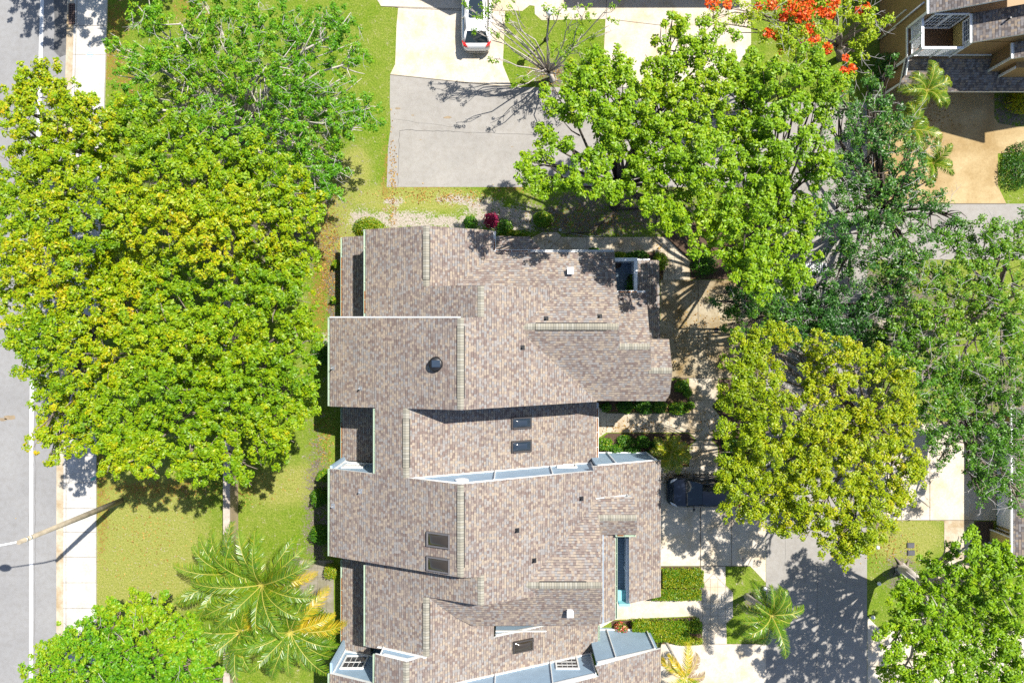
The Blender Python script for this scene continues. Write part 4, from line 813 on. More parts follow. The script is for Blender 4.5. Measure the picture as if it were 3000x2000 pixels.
shrub('hedge', 'clipped green hedge strip between the bronze hedge and the walk', 1975, 1732, 72, .6, L_SHR, .8, 5000, .05, 'hedge', sy=.22, box=True, stem=False)
shrub('hedge', 'large clipped hedge block between the walk and the blue wall', 1930, 1836, 82, .7, L_SHR, .82, 9500, .052, 'hedge', sy=.36, box=True, stem=False)
shrub('hedge', 'narrow green hedge beside the meter lid', 2034, 1830, 22, .6, L_SHR, .76, 1600, .05, 'hedge', sy=1.0)
shrub('hedge', 'low yellow-edged hedge at the edge of the south driveway', 2008, 1872, 50, .45, L_SHR, .95, 2400, .05, 'hedge', sy=.3, tv=.2)
shrub('flower_pot_plant', 'flowering plant with pink and red blooms at the entry step', 1818, 1838, 22, .9, L_MIX, .55, 900, .06, 'plant', tv=.3)
shrub('shrub', 'yellow-green croton bush by the tan house lamp', 2985, 300, 42, 1.2, L_GOLD, .75, 1800, .06)
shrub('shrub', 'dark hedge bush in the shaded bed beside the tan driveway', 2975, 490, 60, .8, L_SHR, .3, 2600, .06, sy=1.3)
shrub('shrub', 'dark foundation shrub at the base of the tan house wall', 2585, 205, 40, 2.6, L_OAK, .6, 2200, .07)
tb, c = tub(1848, 818, 3.0, .27, 'large round plant pot on the north balcony floor')
rng0 = np.random.default_rng(5); e = rng0.normal(size=(160, 3)) * np.array([.12, .12, .08]) + np.array(c) + np.array([0, 0, .45]); leafmesh('foliage', e, np.array([0, 0, 1]) + .6 * rng0.normal(size=e.shape), np.full(160, .06), np.full(160, .02), rng0.random(160), L_SHR, tb, rng0)
tb, c = tub(1806, 776, 3.0, .25, 'dark plant pot in the far corner of the north balcony')
tb, c = tub(1848, 842, 3.0, .18, 'leafy plant pot against the south end of the north balcony')
e = rng0.normal(size=(500, 3)) * np.array([.16, .16, .12]) + np.array(c) + np.array([0, 0, .5]); leafmesh('foliage', e, np.array([0, 0, 1]) + .6 * rng0.normal(size=e.shape), np.full(500, .07), np.full(500, .03), .4 + .2 * rng0.random(500), L_SHR, tb, rng0)

# ------------------------------------------------------------------ palms
def palm(name, label, base, crown, n, L, seed, tint=.6, leafl=.42, yellow=0, dead=0, droop=1.0, trunk=True, tr=.13, elev=(10, 70), nl=34, arch=None, group=None, lw=.022):
    rnd = random.Random(seed); rng = np.random.default_rng(seed); b0 = P(*base); top = P(*crown)
    t = thing(name, label, 'palm tree', b0, group)
    if trunk:
        mb = MB(); m = b0.lerp(top, .5) + Vector(((top.x - b0.x) * .12, (top.y - b0.y) * .12, 0)); mb.tube([b0 - Vector((0, 0, .1)), b0 + Vector((0, 0, .2)), m, top - Vector((0, 0, .15))], [tr * 1.5, tr * 1.15, tr, tr * .85], 10); mb.build('trunk', BARKP, t)
    for i in range(n):
        az = (2 * math.pi * i / n * 1.0 + rnd.uniform(-.22, .22)) if arch is None else arch[i % len(arch)]
        el = R(rnd.uniform(*elev)); ln = L * rnd.uniform(.82, 1.12); k = 14; isd = i < dead; isy = dead <= i < dead + yellow
        if isd or isy: el = R(rnd.uniform(0, 15))
        p = top.copy(); pts = [p.copy()]; a = el
        for s in range(k):
            d = Vector((math.cos(az) * math.cos(a), math.sin(az) * math.cos(a), math.sin(a))); p = p + d * ln / k; pts.append(p.copy()); a -= droop * (1.5 if not isd else 1.9) / k * (.4 + 1.2 * s / k)
        side = Vector((-math.sin(az), math.cos(az), 0)); Q = []; T = []
        base_t = tint if not isy else rnd.uniform(.9, 1.0)
        for j in range(nl):
            f = .08 + .92 * j / (nl - 1); x = f * k; i0 = min(int(x), k - 1); c = pts[i0].lerp(pts[i0 + 1], x - i0); fw = (pts[i0 + 1] - pts[i0]).normalized()
            ll = leafl * (math.sin(math.pi * (.14 + .80 * f)) * .9 + .14) * ln / L
            for sg in (1, -1):
                d = (side * sg * rnd.uniform(.75, 1.0) + fw * rnd.uniform(.55, .8) * (1 + f) * .8).normalized(); up = Vector((0, 0, 1))
                m1 = c + d * ll * .5 + up * (.06 * ll + rnd.uniform(-.03, .05)); e = c + d * ll * .95 - up * ll * rnd.uniform(.12, .42); wv = fw * lw
                wv2 = (fw * .8 + up * rnd.uniform(-.5, .5)) * lw
                Q.append([c - wv * .6, m1 - wv2, m1 + wv2, c + wv * .6]); Q.append([m1 - wv2, e - wv * .15, e + wv * .15, m1 + wv2]); tt = base_t + rnd.gauss(0, .1); T += [tt, tt + .04]
        o = quads('frond', np.array([[tuple(v) for v in q] for q in Q]), np.array(T), L_DRY if isd else L_PALM, t)
        rb = MB(); rb.tube(pts, [.035 - .028 * s / k for s in range(k + 1)], 5, cap=False); rb.build('rachis', plain('rachis', (.36, .33, .06), .5) if 'rachis' not in bpy.data.materials else bpy.data.materials['rachis'], o)
    return t
palm('feather_palm', 'feathery palm leaning over the privacy wall by the back lawn', (690, 1668), (666, 1680, 3.8), 20, 3.0, 41, .62, .66, dead=1, nl=60, lw=.025)
palm('feather_palm', 'feathery palm with long fronds reaching the ball shrub and patio', (770, 1715), (768, 1712, 4.8), 22, 3.7, 42, .62, .72, yellow=1, nl=66, lw=.025)
palm('feather_palm', 'feathery palm with yellowing lower fronds at the bottom edge', (725, 1850), (705, 1850, 4.2), 21, 3.2, 43, .6, .70, yellow=4, dead=1, nl=60, lw=.025)
palm('feather_palm', 'leafy palm growing between the dense bush and yellow fronds', (820, 1810), (850, 1850, 4.2), 20, 3.3, 44, .58, .66, yellow=3, nl=60, lw=.025)
palm('fan_palm', 'short bright palm in the mulch beside the entry walk', (1962, 1325), (1967, 1322, 2.0), 19, 1.3, 45, .78, .42, nl=34, elev=(15, 70), tr=.1, droop=.7, lw=.026)
palm('cabbage_palm', 'thick-crowned palm on the lawn beside the court road', (2188, 1745), (2258, 1800, 4.6), 17, 2.35, 46, .6, .52, nl=64, elev=(0, 75), lw=.025, tr=.16, droop=1.25)
palm('tilted_palm', 'small yellow-fronded palm at the south driveway edge', (1942, 1862), (2008, 1985, 3.4), 9, 1.9, 47, .8, .42, yellow=3, dead=2, nl=44, tr=.09, lw=.03)
palm('front_palm', 'bushy palm crown in front of the tan house garage roof', (2630, 330), (2712, 268, 4.0), 15, 1.9, 48, .68, .5, nl=50, lw=.025, droop=1.4, tr=.1)
palm('front_palm', 'drooping palm crown below the tan house palm, over the walk', (2600, 410), (2672, 380, 3.6), 14, 1.9, 49, .66, .5, nl=50, lw=.025, droop=1.4, tr=.1)
palm('front_palm', 'small palm at the edge of the tan driveway', (2670, 500), (2730, 480, 2.8), 9, 1.4, 50, .62, .42, nl=40, droop=1.0, tr=.08, lw=.03)

# ------------------------------------------------------------------ cars
def car(name, label, loc, rz, L, W, body, hood=.95, roofz=1.62, pano=True, wagon=True):
    t = thing(name, label, 'car', loc); h = W / 2
    bm = MB()
    # stations along x (front +): x, half width, top z at edge, centre crown
    st = [(-L / 2, .62, .62, .64), (-L / 2 + .06, .80, .80, .82), (-L / 2 + .22, .93, 1.0, 1.02), (-L / 2 + .6, .985, 1.03, 1.03), (-.6, 1.0, 1.02, 1.02), (.4, 1.0, 1.0, 1.0), (L / 2 - 1.35, .99, .98, 1.02), (L / 2 - .9, .985, .93, 1.0), (L / 2 - .45, .95, .84, .92), (L / 2 - .18, .86, .74, .80), (L / 2 - .04, .70, .62, .66), (L / 2, .55, .5, .52)]
    sec = []
    for x, wf, ze, zcn in st:
        w2 = h * wf; s = []
        for y, z in ((.86, .22), (.97, .34), (1.0, .58), (.985, ze * .86), (.93, ze * .97), (.84, ze), (.45, (ze + zcn) / 2 + .005), (0, zcn)): s.append((w2 * y, z if z < ze else ze if z > zcn else z))
        full = [(x, y, z) for y, z in s] + [(x, -y, z) for y, z in s[::-1][1:]]; sec.append(full)
    n = len(sec[0]); i0 = len(bm.v)
    for f in sec: bm.v += f
    for k in range(len(sec) - 1):
        for j in range(n - 1): bm.f.append((i0 + k * n + j, i0 + (k + 1) * n + j, i0 + (k + 1) * n + j + 1, i0 + k * n + j + 1)); bm.m.append(0)
        bm.f.append((i0 + k * n + n - 1, i0 + (k + 1) * n + n - 1, i0 + (k + 1) * n, i0 + k * n)); bm.m.append(0)
    bm.f.append(tuple(i0 + j for j in range(n))); bm.m.append(0); bm.f.append(tuple(i0 + (len(sec) - 1) * n + j for j in range(n))[::-1]); bm.m.append(0)
    bo = bm.build('body', body, t, True)
    # cabin
    zb = 1.0; xr0, xr1 = (-L / 2 + .28, -L / 2 + .78) if wagon else (-L / 2 + .7, -L / 2 + 1.3); xf0, xf1 = L / 2 - 1.15, L / 2 - 2.0
    wb, wt = h * .92, h * .70
    def cab(f, x_b, x_t, wbb, wtt): return
    A = {'rb': (xr0, zb), 'rt': (xr1, roofz - .03), 'ft': (xf1, roofz - .03), 'fb': (xf0, zb)}
    sg = []
    for x, z, wd in ((xr0, zb, wb * .9), (xr1, roofz - .06, wt * .95), (xf1, roofz - .06, wt * .97), (xf0, zb, wb * .93)): sg.append([Vector((x, -wd, z)), Vector((x, 0, z + .03)), Vector((x, wd, z))])
    def panel(nm, pts, m, par, push=0.0):
        mb = MB(); c = [Vector(p) for p in pts]; mb.poly(c); return mb.build(nm, m, par)
    cb = MB()    # painted roof
    NX = 6
    rows = []
    for i in range(NX + 1):
        f = i / NX; x = xr1 + (xf1 - xr1) * f; wd = wt * (.95 + .05 * math.sin(math.pi * f)); z = roofz - .06 + .05 * math.sin(math.pi * f)
        rows.append([(x, -wd, z), (x, -wd * .9, z + .035), (x, 0, z + .055), (x, wd * .9, z + .035), (x, wd, z)])
    for r in rows: cb.v += r
    for i in range(NX):
        for j in range(4): cb.f.append((i * 5 + j, (i + 1) * 5 + j, (i + 1) * 5 + j + 1, i * 5 + j + 1)[::1]); cb.m.append(0)
    # pillars
    for sgn in (-1, 1):
        for (xa, za, wa_), (xb_, zb_, wb_), r in (((xr0, zb - .02, wb * .9), (xr1, roofz - .06, wt * .95), .07), ((xf0, zb - .02, wb * .93), (xf1, roofz - .06, wt * .97), .045), (((xr0 + xf0) / 2 - .1, zb - .02, wb), ((xr1 + xf1) / 2, roofz - .05, wt), .04)): cb.tube([(xa, sgn * wa_, za), (xb_, sgn * wb_, zb_)], r, 6)
        cb.tube([(xr1, sgn * wt * .95, roofz - .06), ((xr1 + xf1) / 2, sgn * wt, roofz - .02), (xf1, sgn * wt * .97, roofz - .06)], .035, 6)
    ro = cb.build('roof', body, t, True)
    panel('windscreen', [sg[3][0], sg[3][1], sg[3][2], sg[2][2], sg[2][1], sg[2][0]], GLASSC, t)
    panel('rear_window', [sg[0][2], sg[0][1], sg[0][0], sg[1][0], sg[1][1], sg[1][2]], GLASSC, t)
    for k in (0, 2):
        q = [sg[0][k], sg[3][k], sg[2][k], sg[1][k]]; panel('side_window', q if k == 0 else q[::-1], GLASSC, t)
    if pano:
        mb = MB(); zz = roofz + .062; mb.prism([(xr1 + .85, -wt * .68), (xf1 - .12, -wt * .62), (xf1 - .06, -wt * .5), (xf1 - .06, wt * .5), (xf1 - .12, wt * .62), (xr1 + .85, wt * .68), (xr1 + .78, wt * .55), (xr1 + .78, -wt * .55)], zz - .06, zz); mb.build('sunroof', GLASSC, ro)
        for s in (-1, 1):
            mb = MB(); mb.tube([(xr1 + .1, s * wt * .9, roofz), (xr1 + .25, s * wt * .9, roofz + .07), (xf1 - .25, s * wt * .9, roofz + .07), (xf1 - .1, s * wt * .9, roofz)], .018, 6); mb.build('roof_rail', BLACK, t)
    for s in (-1, 1):
        mb = MB(); mb.lathe((xf0 - .45, s * (h + .1), 1.03), [(.03, -.07), (.1, -.05), (.11, .03), (.07, .08), (.01, .09)], 10, sx=.7); mb.tube([(xf0 - .45, s * h * .9, 1.0), (xf0 - .45, s * (h + .06), 1.02)], .025, 6); mb.build('mirror', body, t, True)
        mb = MB(); mb.poly([(L / 2 - .10, s * h * .60, .76), (L / 2 - .22, s * h * .80, .80), (L / 2 - .62, s * h * .925, .915), (L / 2 - .50, s * h * .82, .915), (L / 2 - .25, s * h * .66, .86)][::(-1 if s > 0 else 1)]); mb2 = MB()
        mb2.prism([(L / 2 - .13, s * h * .60), (L / 2 - .24, s * h * .81), (L / 2 - .60, s * h * .925), (L / 2 - .52, s * h * .82), (L / 2 - .26, s * h * .66)], .72, .885); mb2.build('headlight', plain('headlamp', (.6, .62, .64), .15) if 'headlamp' not in bpy.data.materials else bpy.data.materials['headlamp'], t)
        mb = MB(); mb.prism([(-L / 2 + .06, s * h * .60), (-L / 2 + .14, s * h * .86), (-L / 2 + .42, s * h * .95), (-L / 2 + .38, s * h * .78), (-L / 2 + .22, s * h * .70)], .72, 1.065); mb.build('taillight', plain('tail_red', (.6, .012, .01), .2) if 'tail_red' not in bpy.data.materials else bpy.data.materials['tail_red'], t)
        for x in (-L / 2 + .95, L / 2 - .92):
            mb = MB(); mb.lathe((0, 0, 0), [(.2, -.1), (.33, -.1), (.35, -.06), (.35, .06), (.33, .1), (.2, .1)], 20)
            for i, v in enumerate(mb.v): mb.v[i] = (x + v[0], s * (h - .13) + v[2], .35 + v[1])
            wo = mb.build('tyre', RUBBER, t); mb = MB(); mb.lathe((0, 0, 0), [(.03, 0), (.2, 0), (.21, .03)], 16)
            for i, v in enumerate(mb.v): mb.v[i] = (x + v[0], s * (h - .13 + .08 + v[2] * 0), .35 + v[1])
            mb.build('rim', METAL, wo)
    mb = MB(); mb.box((-L / 2 + .01, 0, .56), (.03, .5, .12)); mb.build('number_plate', WHITEM, t)
    mb = MB(); mb.box((-L / 2 + .02, 0, .42), (.06, W * .72, .16)); mb.build('bumper_trim', GREYF, t)
    mb = MB(); mb.box((L / 2 - .012, 0, .55), (.05, W * .42, .2)); mb.build('grille', BLACK, t)
    mb = MB(); mb.beam((xf0 + .02, -wb * .75, zb + .01), (xf0 + .02, wb * .75, zb + .01), .1, .04); mb.build('wiper_cowl', BLACK, t)
    t.rotation_euler = (0, 0, rz)
    for c in t.children: c.matrix_parent_inverse = Matrix.Identity(4)
    return t
cp = P(1397, 148, .6); LW = 4.75
car('parked_car', 'white estate car with panoramic roof on the north driveway', (cp.x, cp.y + LW / 2, .013), R(90), LW, 1.93, paint_car('white_paint', (.75, .76, .77), 0))
cp = P(1953, 1438, .5)
car('parked_car', 'dark navy car parked nose to the garage under the golden tree', (cp.x + 2.35, cp.y, .013), R(180), 4.7, 1.95, paint_car('navy_paint', (.006, .010, .022), .3), pano=False, roofz=1.55)
car('parked_car', 'silver car half hidden under the oak on the cream house driveway', (P(2960, 1270).x, P(2960, 1270).y, .013), R(0), 4.5, 1.85, paint_car('silver_paint', (.35, .40, .45), .6), pano=False, roofz=1.5)

# ------------------------------------------------------------------ street furniture and small things
b0 = P(355, 1466); tp = thing('street_light', 'tall tapered pole with a long arm over the street', 'street light', b0)
mb = MB(); mb.tube([b0 - Vector((0, 0, .2)), b0 + Vector((0, 0, 4.5)), b0 + Vector((0, 0, 9.15))], [.19, .155, .115], 12); mb.build('pole', plain('weathered_pole', (.34, .29, .215), .85, var=.3, vscale=2.5), tp)
mb = MB(); tpz = b0 + Vector((0, 0, 8.9)); mb.tube([tpz, tpz + Vector((-.8, -.12, .25)), tpz + Vector((-3.0, -.40, .35))], [.05, .045, .035], 8); mb.build('arm', WHITEM, tp)
mb = MB(); mb.lathe((b0.x - 3.3, b0.y - .44, 9.2), [(.05, .12), (.2, .1), (.24, 0), (.2, -.06), (.02, -.08)], 16, sx=1.7); mb.build('lamp_head', GREYF, tp)
mb = MB()
for z in (8.3, 8.6): mb.lathe((b0.x, b0.y, z), [(.135, 0), (.14, .02), (.14, .06), (.125, .08)], 12)
mb.build('pole_band', METAL, tp)
def lamp_post(label, base, h, globe):
    b = P(*base); t = thing('lamp_post', label, 'lamp post', b); mb = MB(); mb.lathe(b, [(.16, 0), (.16, .1), (.09, .2), (.06, .35), (.055, h)], 12); mb.build('post', BLACK, t)
    mb = MB(); mb.lathe((b.x, b.y, h), [(.07, 0), (.2, .06), (.24, .2), (.18, .36), (.04, .42)], 16); mb.build('lamp_shade', globe, t)
lamp_post('black lamp post with white globe on the lawn island', (1601, 116), 3.5, WHITEM)
b = P(1040, 367); t = thing('mailbox', 'grey box on a short black post beside the asphalt edge', 'post box', b); mb = MB(); mb.tube([b, b + Vector((0, 0, 1.35))], .04, 8); mb.build('post', BLACK, t)
mb = MB(); mb.lathe((b.x - .02, b.y + .1, 1.35), [(.1, 0), (.16, .02), (.17, .12), (.13, .2), (.01, .24)], 14, sx=.8, sy=1.7); mb.build('box', plain('grey_box', (.33, .31, .30), .6), t)
for x, y, lab in ((2563, 1598, 'white globe light at the lawn corner by the road'), (2567, 1703, 'white globe light in the shade beside the tree roots'), (2549, 1801, 'white globe light at the road edge in the south-east'), (2235, 1718, 'white globe light on the lawn beside the cabbage palm'), (2569, 1150, 'white globe light under the golden tree by the road')):
    b = P(x, y); t = thing('globe_light', lab, 'garden light', b, 'globe lights along the court road'); mb = MB(); mb.tube([b, b + Vector((0, 0, .25))], .05, 8); mb.build('post', BLACK, t); mb = MB(); mb.lathe((b.x, b.y, .25), [(.05, 0), (.1, .03), (.125, .11), (.09, .2), (.01, .23)], 14); mb.build('globe', WHITEM, t)
for x, y, lab in ((2667, 1596, 'upper dark meter lid on the south-east lawn'), (2668, 1618, 'lower dark meter lid on the south-east lawn'), (2014, 1845, 'dark meter lid beside the narrow hedge'), (2014, 1822, 'small grey meter lid above the dark one by the hedge')):
    b = P(x, y); mb = MB(); mb.box((b.x, b.y, .04), (.45, .32, .08)); mb.box((b.x, b.y, .085), (.36, .23, .02)); tag(mb.build('meter_lid', plain('meter_box', (.07, .07, .08), .7, var=.2)), lab, 'meter lid', 'meter lids in the lawns')
b = P(2098, 966); mb = MB(); mb.lathe((b.x, b.y, .012), [(.16, 0), (.16, .012), (.12, .014), (.12, .010), (.02, .010)], 24); tag(mb.build('drain_cover', DARKV), 'small round black drain cover in the north driveway', 'drain cover')
b = P(1641, 674); mb = MB(); mb.lathe((b.x, b.y, 0), [(.1, 0), (.1, .1), (.085, .12), (.07, .1), (.01, .1)], 20); tag(mb.build('valve_cap', plain('grey_cap', (.3, .33, .3), .6)), 'round grey cap in the ground by the walk corner', 'valve cap')
b = P(214, 44); mb = MB(); mb.box((b.x, b.y, .06), (.42, 1.34, .14))
sg = mb.build('storm_grate', plain('rusty_iron', (.05, .03, .025), .8, var=.4, vscale=12)); tag(sg, 'rusty iron storm drain grate set in the kerb', 'storm drain')
mb = MB()
for i in range(9): mb.box((b.x, b.y - .58 + i * .145, .14), (.40, .035, .03))
for i in (-.13, 0, .13): mb.box((b.x + i, b.y, .136), (.03, 1.3, .025))
mb.build('bars', plain('grate_bars', (.12, .075, .06), .7), sg)
rngf = np.random.default_rng(77); pts = []
for px, py, ax, ay, n in ((960, 760, 45, 210, 900), (560, 1430, 280, 60, 500), (420, 1580, 160, 180, 300), (1150, 560, 12, 170, 200), (1300, 575, 190, 22, 300), (1930, 770, 14, 60, 140), (1620, 215, 70, 40, 160), (1990, 1400, 60, 14, 160), (1990, 1330, 40, 30, 160), (1700, 650, 220, 50, 400), (2030, 950, 90, 120, 260), (1850, 1250, 140, 26, 160), (2600, 1600, 80, 70, 160), (950, 1300, 40, 90, 200), (2720, 330, 90, 60, 160), (1890, 1195, 130, 14, 120), (2080, 1245, 50, 50, 80)):
    u = rngf.normal(size=(n, 2)) * .5; pts += [P(px + a * ax, py + b * ay) for a, b in u]
fc = np.array([tuple(p) for p in pts]); fc[:, 2] = .035
nl_ = len(fc); LF = leaf_mat('fallen_leaf', [(0, (.14, .07, .02)), (.5, (.32, .17, .04)), (1, (.48, .33, .10))], .1, .8, .1)
lo = leafmesh('fallen_leaves', fc, np.array([0, 0, 1.]) + .25 * rngf.normal(size=fc.shape), rngf.uniform(.04, .085, nl_), rngf.uniform(.02, .04, nl_), rngf.random(nl_), LF, None, rngf); lo['kind'] = 'stuff'
# survey mark on the sidewalk
mk = MB(); c = P(267, 163); n = 24
for i in range(n):
    a0, a1 = 2 * math.pi * i / n, 2 * math.pi * (i + 1) / n; mk.poly([(c.x + r * math.cos(a), c.y + r * math.sin(a), .128) for r, a in ((.15, a0), (.18, a0), (.18, a1), (.15, a1))])
mk.poly([(c.x - .012, c.y - .28, .129), (c.x + .012, c.y - .28, .129), (c.x + .012, c.y + .75, .129), (c.x - .012, c.y + .75, .129)]); mk.poly([(c.x - .2, c.y - .012, .1285), (c.x + .2, c.y - .012, .1285), (c.x + .2, c.y + .012, .1285), (c.x - .2, c.y + .012, .1285)])
struct(mk.build('survey_marking', plain('blue_paint', (.25, .42, .62), .8)))
mk = MB(); c = P(274, 1402)
for i in range(3): mk.poly([(c.x - .08 + .1 * i, c.y - .12 + .05 * i, .128), (c.x - .03 + .1 * i, c.y - .12 + .05 * i, .128), (c.x + .02 + .1 * i, c.y + .06 + .05 * i, .128), (c.x - .05 + .1 * i, c.y + .08 + .05 * i, .128)])
struct(mk.build('survey_marking', plain('teal_paint', (.02, .42, .36), .8)))
# privacy wall between the two lawns
wt = thing('privacy_wall', 'long concrete privacy wall between street lawn and back lawn', 'wall', P(690, 1500))
mb = MB(); xw = P(699, 0).x - .2; mb.box((xw, -12, .66), (.36, 46, 1.32)); mb.build('wall', concrete('wall_render', (.40, .32, .22), (.28, .22, .15), .3), wt)
mb = MB()
for i in range(11): mb.box((xw, 9.2 - i * 4.2, 1.36), (.42, 4.18, .08))
mb.build('coping', concrete('wall_coping', (.46, .41, .36), (.36, .31, .27), .3), wt)
# surface roots of the south-east tree
t = [o for o in bpy.data.objects if o.name.startswith('round_tree') and 'roots' in o['label']][0]; mb = MB(); rn = random.Random(3); b = P(2640, 1665)
for i in range(9):
    a = i * .7 + rn.uniform(-.2, .2); l = rn.uniform(.5, 1.0); mb.tube([b + Vector((0, 0, .25)), b + Vector((math.cos(a) * l * .5, math.sin(a) * l * .5, .1)), b + Vector((math.cos(a + .2) * l, math.sin(a + .2) * l, -.02))], [.16, .1, .03], 6)
mb.build('surface_roots', BARK, t)
mb = MB(); b = P(1700, 655); pts = [P(1870, 610), P(1800, 612), P(1790, 628), P(1755, 660), P(1730, 680), P(1655, 684)]
mb.tube([p + Vector((0, 0, .06)) for p in pts], [.07, .06, .05, .05, .04, .03], 6); tag(mb.build('fallen_branch', BARKD), 'long dark fallen branch on the dirt beside the front walk', 'branch')
mb = MB(); pts = [P(1644, 681), P(1680, 685), P(1722, 693), P(1770, 690)]; mb.tube([p + Vector((0, 0, .03)) for p in pts], .018, 6); tag(mb.build('garden_hose', plain('pale_hose', (.45, .42, .38), .6)), 'thin pale hose lying along the front walk', 'hose')
mb = MB(); p = P(2176, 1632); q = P(2177, 1645); mb.tube([p + Vector((0, 0, .04)), q + Vector((0, 0, .04))], [.025, .02], 6); tag(mb.build('twig', BARK), 'short brown twig lying on the sunny driveway', 'twig')
# slatted bench under the trees
b = P(2380, 787); t = thing('slatted_bench', 'white slatted bench partly hidden under the lime-green tree', 'bench', b); mb = MB()
for i in range(13): mb.box((b.x - .66 + i * .11, b.y, .45), (.05, .62, .03))
mb.build('seat', WHITEM, t); 
for s in (-1, 1):
    mb = MB(); mb.box((b.x + s * .6, b.y, .215), (.06, .55, .43)); mb.build('leg', BLACK, t)
# balcony chair
b = P(1822, 1742, 2.9); b.z = 2.9; t = thing('lounge_chair', 'turquoise cushioned chair on the narrow south balcony', 'chair', b); mb = MB(); mb.box((b.x, b.y + .15, 3.32), (.62, .6, .14)); mb.build('seat', TURQ, t); mb = MB(); mb.box((b.x, b.y - .22, 3.62), (.64, .16, .6)); mb.build('backrest', TURQ, t)
for sx in (-1, 1):
    for sy in (-1, 1):
        mb = MB(); mb.box((b.x + sx * .26, b.y + .12 + sy * .24, 3.08), (.05, .05, .36)); mb.build('leg', METAL, t)
# ------------------------------------------------------------------ neighbouring houses
def wbox(parent, name, m, x0, x1, y0, y1, z0, z1): mb = MB(); mb.box(((x0 + x1) / 2, (y0 + y1) / 2, (z0 + z1) / 2), (x1 - x0, y1 - y0, z1 - z0)); return mb.build(name, m, parent)
def wroof(parent, pl, pts, sh=None): return roof_poly(pl, [Vector((x, y, pz(pl, x, y))) for x, y in pts], parent, sh or SHINGLE_T)
NH = thing('tan_house', 'tan vertical-sided house with a white-railed balcony and shingle roofs', 'house', (27, 19, 0))
wbox(NH, 'wall', TAN, 23.7, 36, 16.9, 18.75, 0, 3.2); wbox(NH, 'wall', TAN, 23.7, 36, 18.751, 34, 0, 5.1); wbox(NH, 'wall', TAN, 26.35, 36, 17.1, 18.75, 3.2, 5.05)
wroof(NH, (.5, 0, 5.2 - .5 * 23.75), [(23.75, 18.65), (29.5, 18.65), (29.5, 34), (23.75, 34)]); wroof(NH, (.5, 0, 5.2 - .5 * 26.2), [(26.2, 17.0), (33.5, 17.0), (33.5, 18.64), (26.2, 18.64)])
mb = MB(); mb.poly([(26.35, 17.1, 5.0), (33.4, 17.1, 5.0), (33.4, 17.1, 8.5), (26.4, 17.1, 5.05)]); mb.poly([(26.35, 17.25, 5.0), (33.4, 17.25, 5.0), (33.4, 17.25, 8.5), (26.4, 17.25, 5.05)][::-1]); mb.poly([(33.4, 17.1, 5), (33.4, 17.25, 5), (33.4, 17.25, 8.5), (33.4, 17.1, 8.5)]); mb.build('wall', TAN, NH); wroof(NH, (-.5, 0, 5.2 - .5 * 26.2 + 33.5), [(33.5, 17.0), (38, 17.0), (38, 34), (33.5, 34)]); wbox(NH, 'wall', TAN, 33.4, 37, 17.12, 33, 3, 6.4)
wroof(NH, (0, .42, 2.45 - .42 * 15.2), [(23.55, 15.2), (36, 15.2), (36, 17.0), (23.55, 17.0)])
wbox(NH, 'wall', TAN, 23.85, 36, 16.3, 16.89, 0, 2.5); wbox(NH, 'wall', TAN, 28.7, 36, 16.25, 17.09, 2.4, 5.1); wbox(NH, 'wall', TAN, 29.4, 36, 15.95, 16.249, 2.4, 4.2)
wroof(NH, (.5, 0, 5.2 - .5 * 28.55), [(28.55, 16.1), (34, 16.1), (34, 16.98), (28.55, 16.98)])
wbox(NH, 'garage_door', WHITEM, 25.2, 30.2, 16.25, 16.298, 0, 2.2)
def nt(p, q, a=.05, b=.15): mb = MB(); mb.beam(p, q, a, b); mb.build('trim_board', WHITE, NH)
nt((23.67, 16.95, 0), (23.67, 16.95, 3.2), .16, .05); nt((23.66, 18.75, 3.2), (23.66, 18.75, 5.1), .16, .05); nt((23.66, 19.9, 0), (23.66, 19.9, 3.0), .05, .1); nt((23.66, 16.9, 3.1), (23.66, 18.8, 3.1)); nt((28.66, 16.28, 2.8), (28.66, 16.28, 5.1), .14, .05); nt((29.36, 15.98, 2.5), (29.36, 15.98, 4.2), .14, .05); nt((23.6, 15.68, 0), (23.6, 15.68, 2.4), .12, .05)
nt((26.3, 17.07, 3.28), (28.6, 17.07, 3.28), .05, .1); nt((26.31, 17.13, 3.3), (26.31, 17.13, 5.05), .2, .05); nt((23.68, 16.0, 2.9), (23.68, 17.0, 3.2), .05, .2)
wbox(NH, 'balcony_floor', WOOD, 23.75, 26.3, 16.95, 18.7, 3.2, 3.28)
rl = MB()
for (p, q) in (((23.8, 17.0), (23.8, 18.7)), ((23.8, 17.0), (26.1, 17.0))):
    rl.beam((*p, 4.42), (*q, 4.42), .14, .07); rl.beam((*p, 3.38), (*q, 3.38), .08, .06); n = int((Vector(q) - Vector(p)).length / .085)
    for i in range(n):
        a = Vector(p).lerp(Vector(q), i / n); c2 = Vector(p).lerp(Vector(q), min(1, (i + 5) / n)); rl.beam((a.x, a.y, 3.38), (c2.x, c2.y, 4.4), .03, .02); rl.beam((a.x, a.y, 4.4), (c2.x, c2.y, 3.38), .03, .02)
for p in ((23.8, 17.0), (23.8, 17.85), (23.8, 18.7), (24.95, 17.0), (26.1, 17.0)): rl.box((*p, 3.85), (.12, .12, 1.25))
rl.build('balcony_railing', WHITEM, NH); wbox(NH, 'wall', YEL, 26.30, 26.345, 17.15, 18.72, 3.3, 4.25)
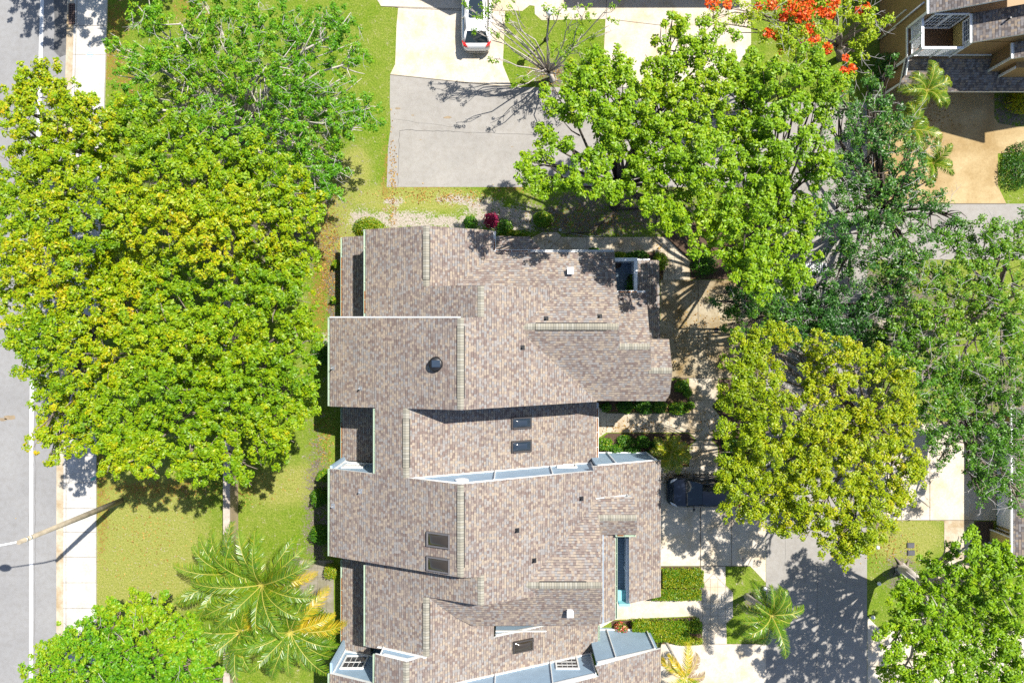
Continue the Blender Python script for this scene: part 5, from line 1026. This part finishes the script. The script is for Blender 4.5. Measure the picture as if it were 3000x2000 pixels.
def gridpane(x, y0, y1, z0, z1, axis):
    mb = MB(); f = .1
    def bx(a0, a1, c0, c1, d, t): 
        if axis == 'x': mb.box((x - d, (a0 + a1) / 2, (c0 + c1) / 2), (t, a1 - a0, c1 - c0))
        else: mb.box(((a0 + a1) / 2, x - d, (c0 + c1) / 2), (a1 - a0, t, c1 - c0))
    for a in ((y0 - f, y1 + f, z1, z1 + f), (y0 - f, y1 + f, z0 - f, z0), (y0 - f, y0, z0, z1), (y1, y1 + f, z0, z1)): bx(*a, .04, .08)
    for i in range(1, 4): bx(y0 + (y1 - y0) * i / 4 - .015, y0 + (y1 - y0) * i / 4 + .015, z0, z1, .045, .02)
    for i in range(1, 4): bx(y0, y1, z0 + (z1 - z0) * i / 4 - .015, z0 + (z1 - z0) * i / 4 + .015, .047, .02)
    o = mb.build('window', WHITEM, NH); mb = MB(); bx(y0, y1, z0, z1, .015, .02); mb.build('pane', WGLASS, o)
gridpane(26.30, 17.35, 18.5, 4.35, 5.0, 'x'); gridpane(18.70, 24.2, 25.0, 3.4, 5.0, 'y'); gridpane(18.70, 25.2, 26.0, 3.4, 5.0, 'y')
def gut(p, q, out, par):
    mb = MB(); mb.beam(p, q, .12, .1); mb.build('gutter', WHITE, par)
gut((23.68, 18.65, 5.1), (23.68, 30, 5.1), 0, NH); gut((26.13, 17.0, 5.1), (26.13, 18.64, 5.1), 0, NH); gut((28.48, 16.1, 5.1), (28.48, 16.98, 5.1), 0, NH); mb = MB(); mb.tube([(23.6, 19.4, 0), (23.6, 19.4, 4.9)], .05, 8); mb.build('downpipe', WHITE, NH)
mb = MB(); c = Vector((27.6, 17.9, pz((.5, 0, 5.2 - .5 * 26.2), 27.6, 0))); mb.tube([c, c + Vector((0, 0, .35))], .05, 8); mb.build('vent_pipe', BLACK, NH)
CH = thing('cream_house', 'cream house with white garage door at the right edge', 'house', (34, -11, 0))
wbox(CH, 'wall', YEL, 31.3, 42, -13.0, -4.5, 0, 2.55); wbox(CH, 'wall', YEL, 30.8, 31.3, -12.9, -12.1, 0, 2.2)
wroof(CH, (.42, 0, 2.6 - .42 * 30.4), [(30.4, -13.3), (37.5, -13.3), (37.5, -4), (30.4, -4)]); wroof(CH, (-.42, 0, 2.6 - .42 * 30.4 + .84 * 37.5), [(37.5, -13.3), (44.6, -13.3), (44.6, -4), (37.5, -4)])
wbox(CH, 'garage_door', WHITEM, 31.24, 31.298, -11.8, -6.6, 0, 2.15); gut((30.34, -13.3, 2.52), (30.34, -4, 2.52), 0, CH)
def ct(p, q): mb = MB(); mb.beam(p, q, .06, .14); mb.build('trim_board', WHITE, CH)
ct((31.26, -12.0, 0), (31.26, -12.0, 2.5)); ct((30.78, -12.92, 0), (30.78, -12.92, 2.2)); ct((30.78, -12.08, .1), (30.78, -12.08, 2.2)); ct((30.78, -12.9, 2.15), (30.78, -12.1, 2.15))
OH = thing('townhouse', 'neighbouring townhouse standing beyond the top edge whose roof shades the driveways', 'house', (4, 30, 0))
wbox(OH, 'wall', TAN, -3.4, 1.2, 24.6, 36, 0, 4.9); wbox(OH, 'wall', TAN, 5.9, 16.4, 24.0, 36, 0, 4.7); wbox(OH, 'wall', TAN, 1.2, 5.9, 27, 36, 0, 4.7)
wroof(OH, (.45, 0, 5.0 + .45 * 3.9), [(-3.9, 24.2), (-1.2, 23.6), (-1.2, 36), (-3.9, 36)]); wroof(OH, (-.45, 0, 5.0 + .45 * 1.5), [(-1.2, 23.6), (1.5, 24.2), (1.5, 36), (-1.2, 36)])
wroof(OH, (0, .42, 4.8 - .42 * 23.5), [(5.6, 23.5), (16.8, 23.5), (16.8, 30), (5.6, 30)]); wroof(OH, (0, .42, 4.8 - .42 * 26.6), [(1.0, 26.6), (6.0, 26.6), (6.0, 31), (1.0, 31)])
print('objects', len(bpy.data.objects), 'faces', sum(len(m.polygons) for m in bpy.data.meshes))
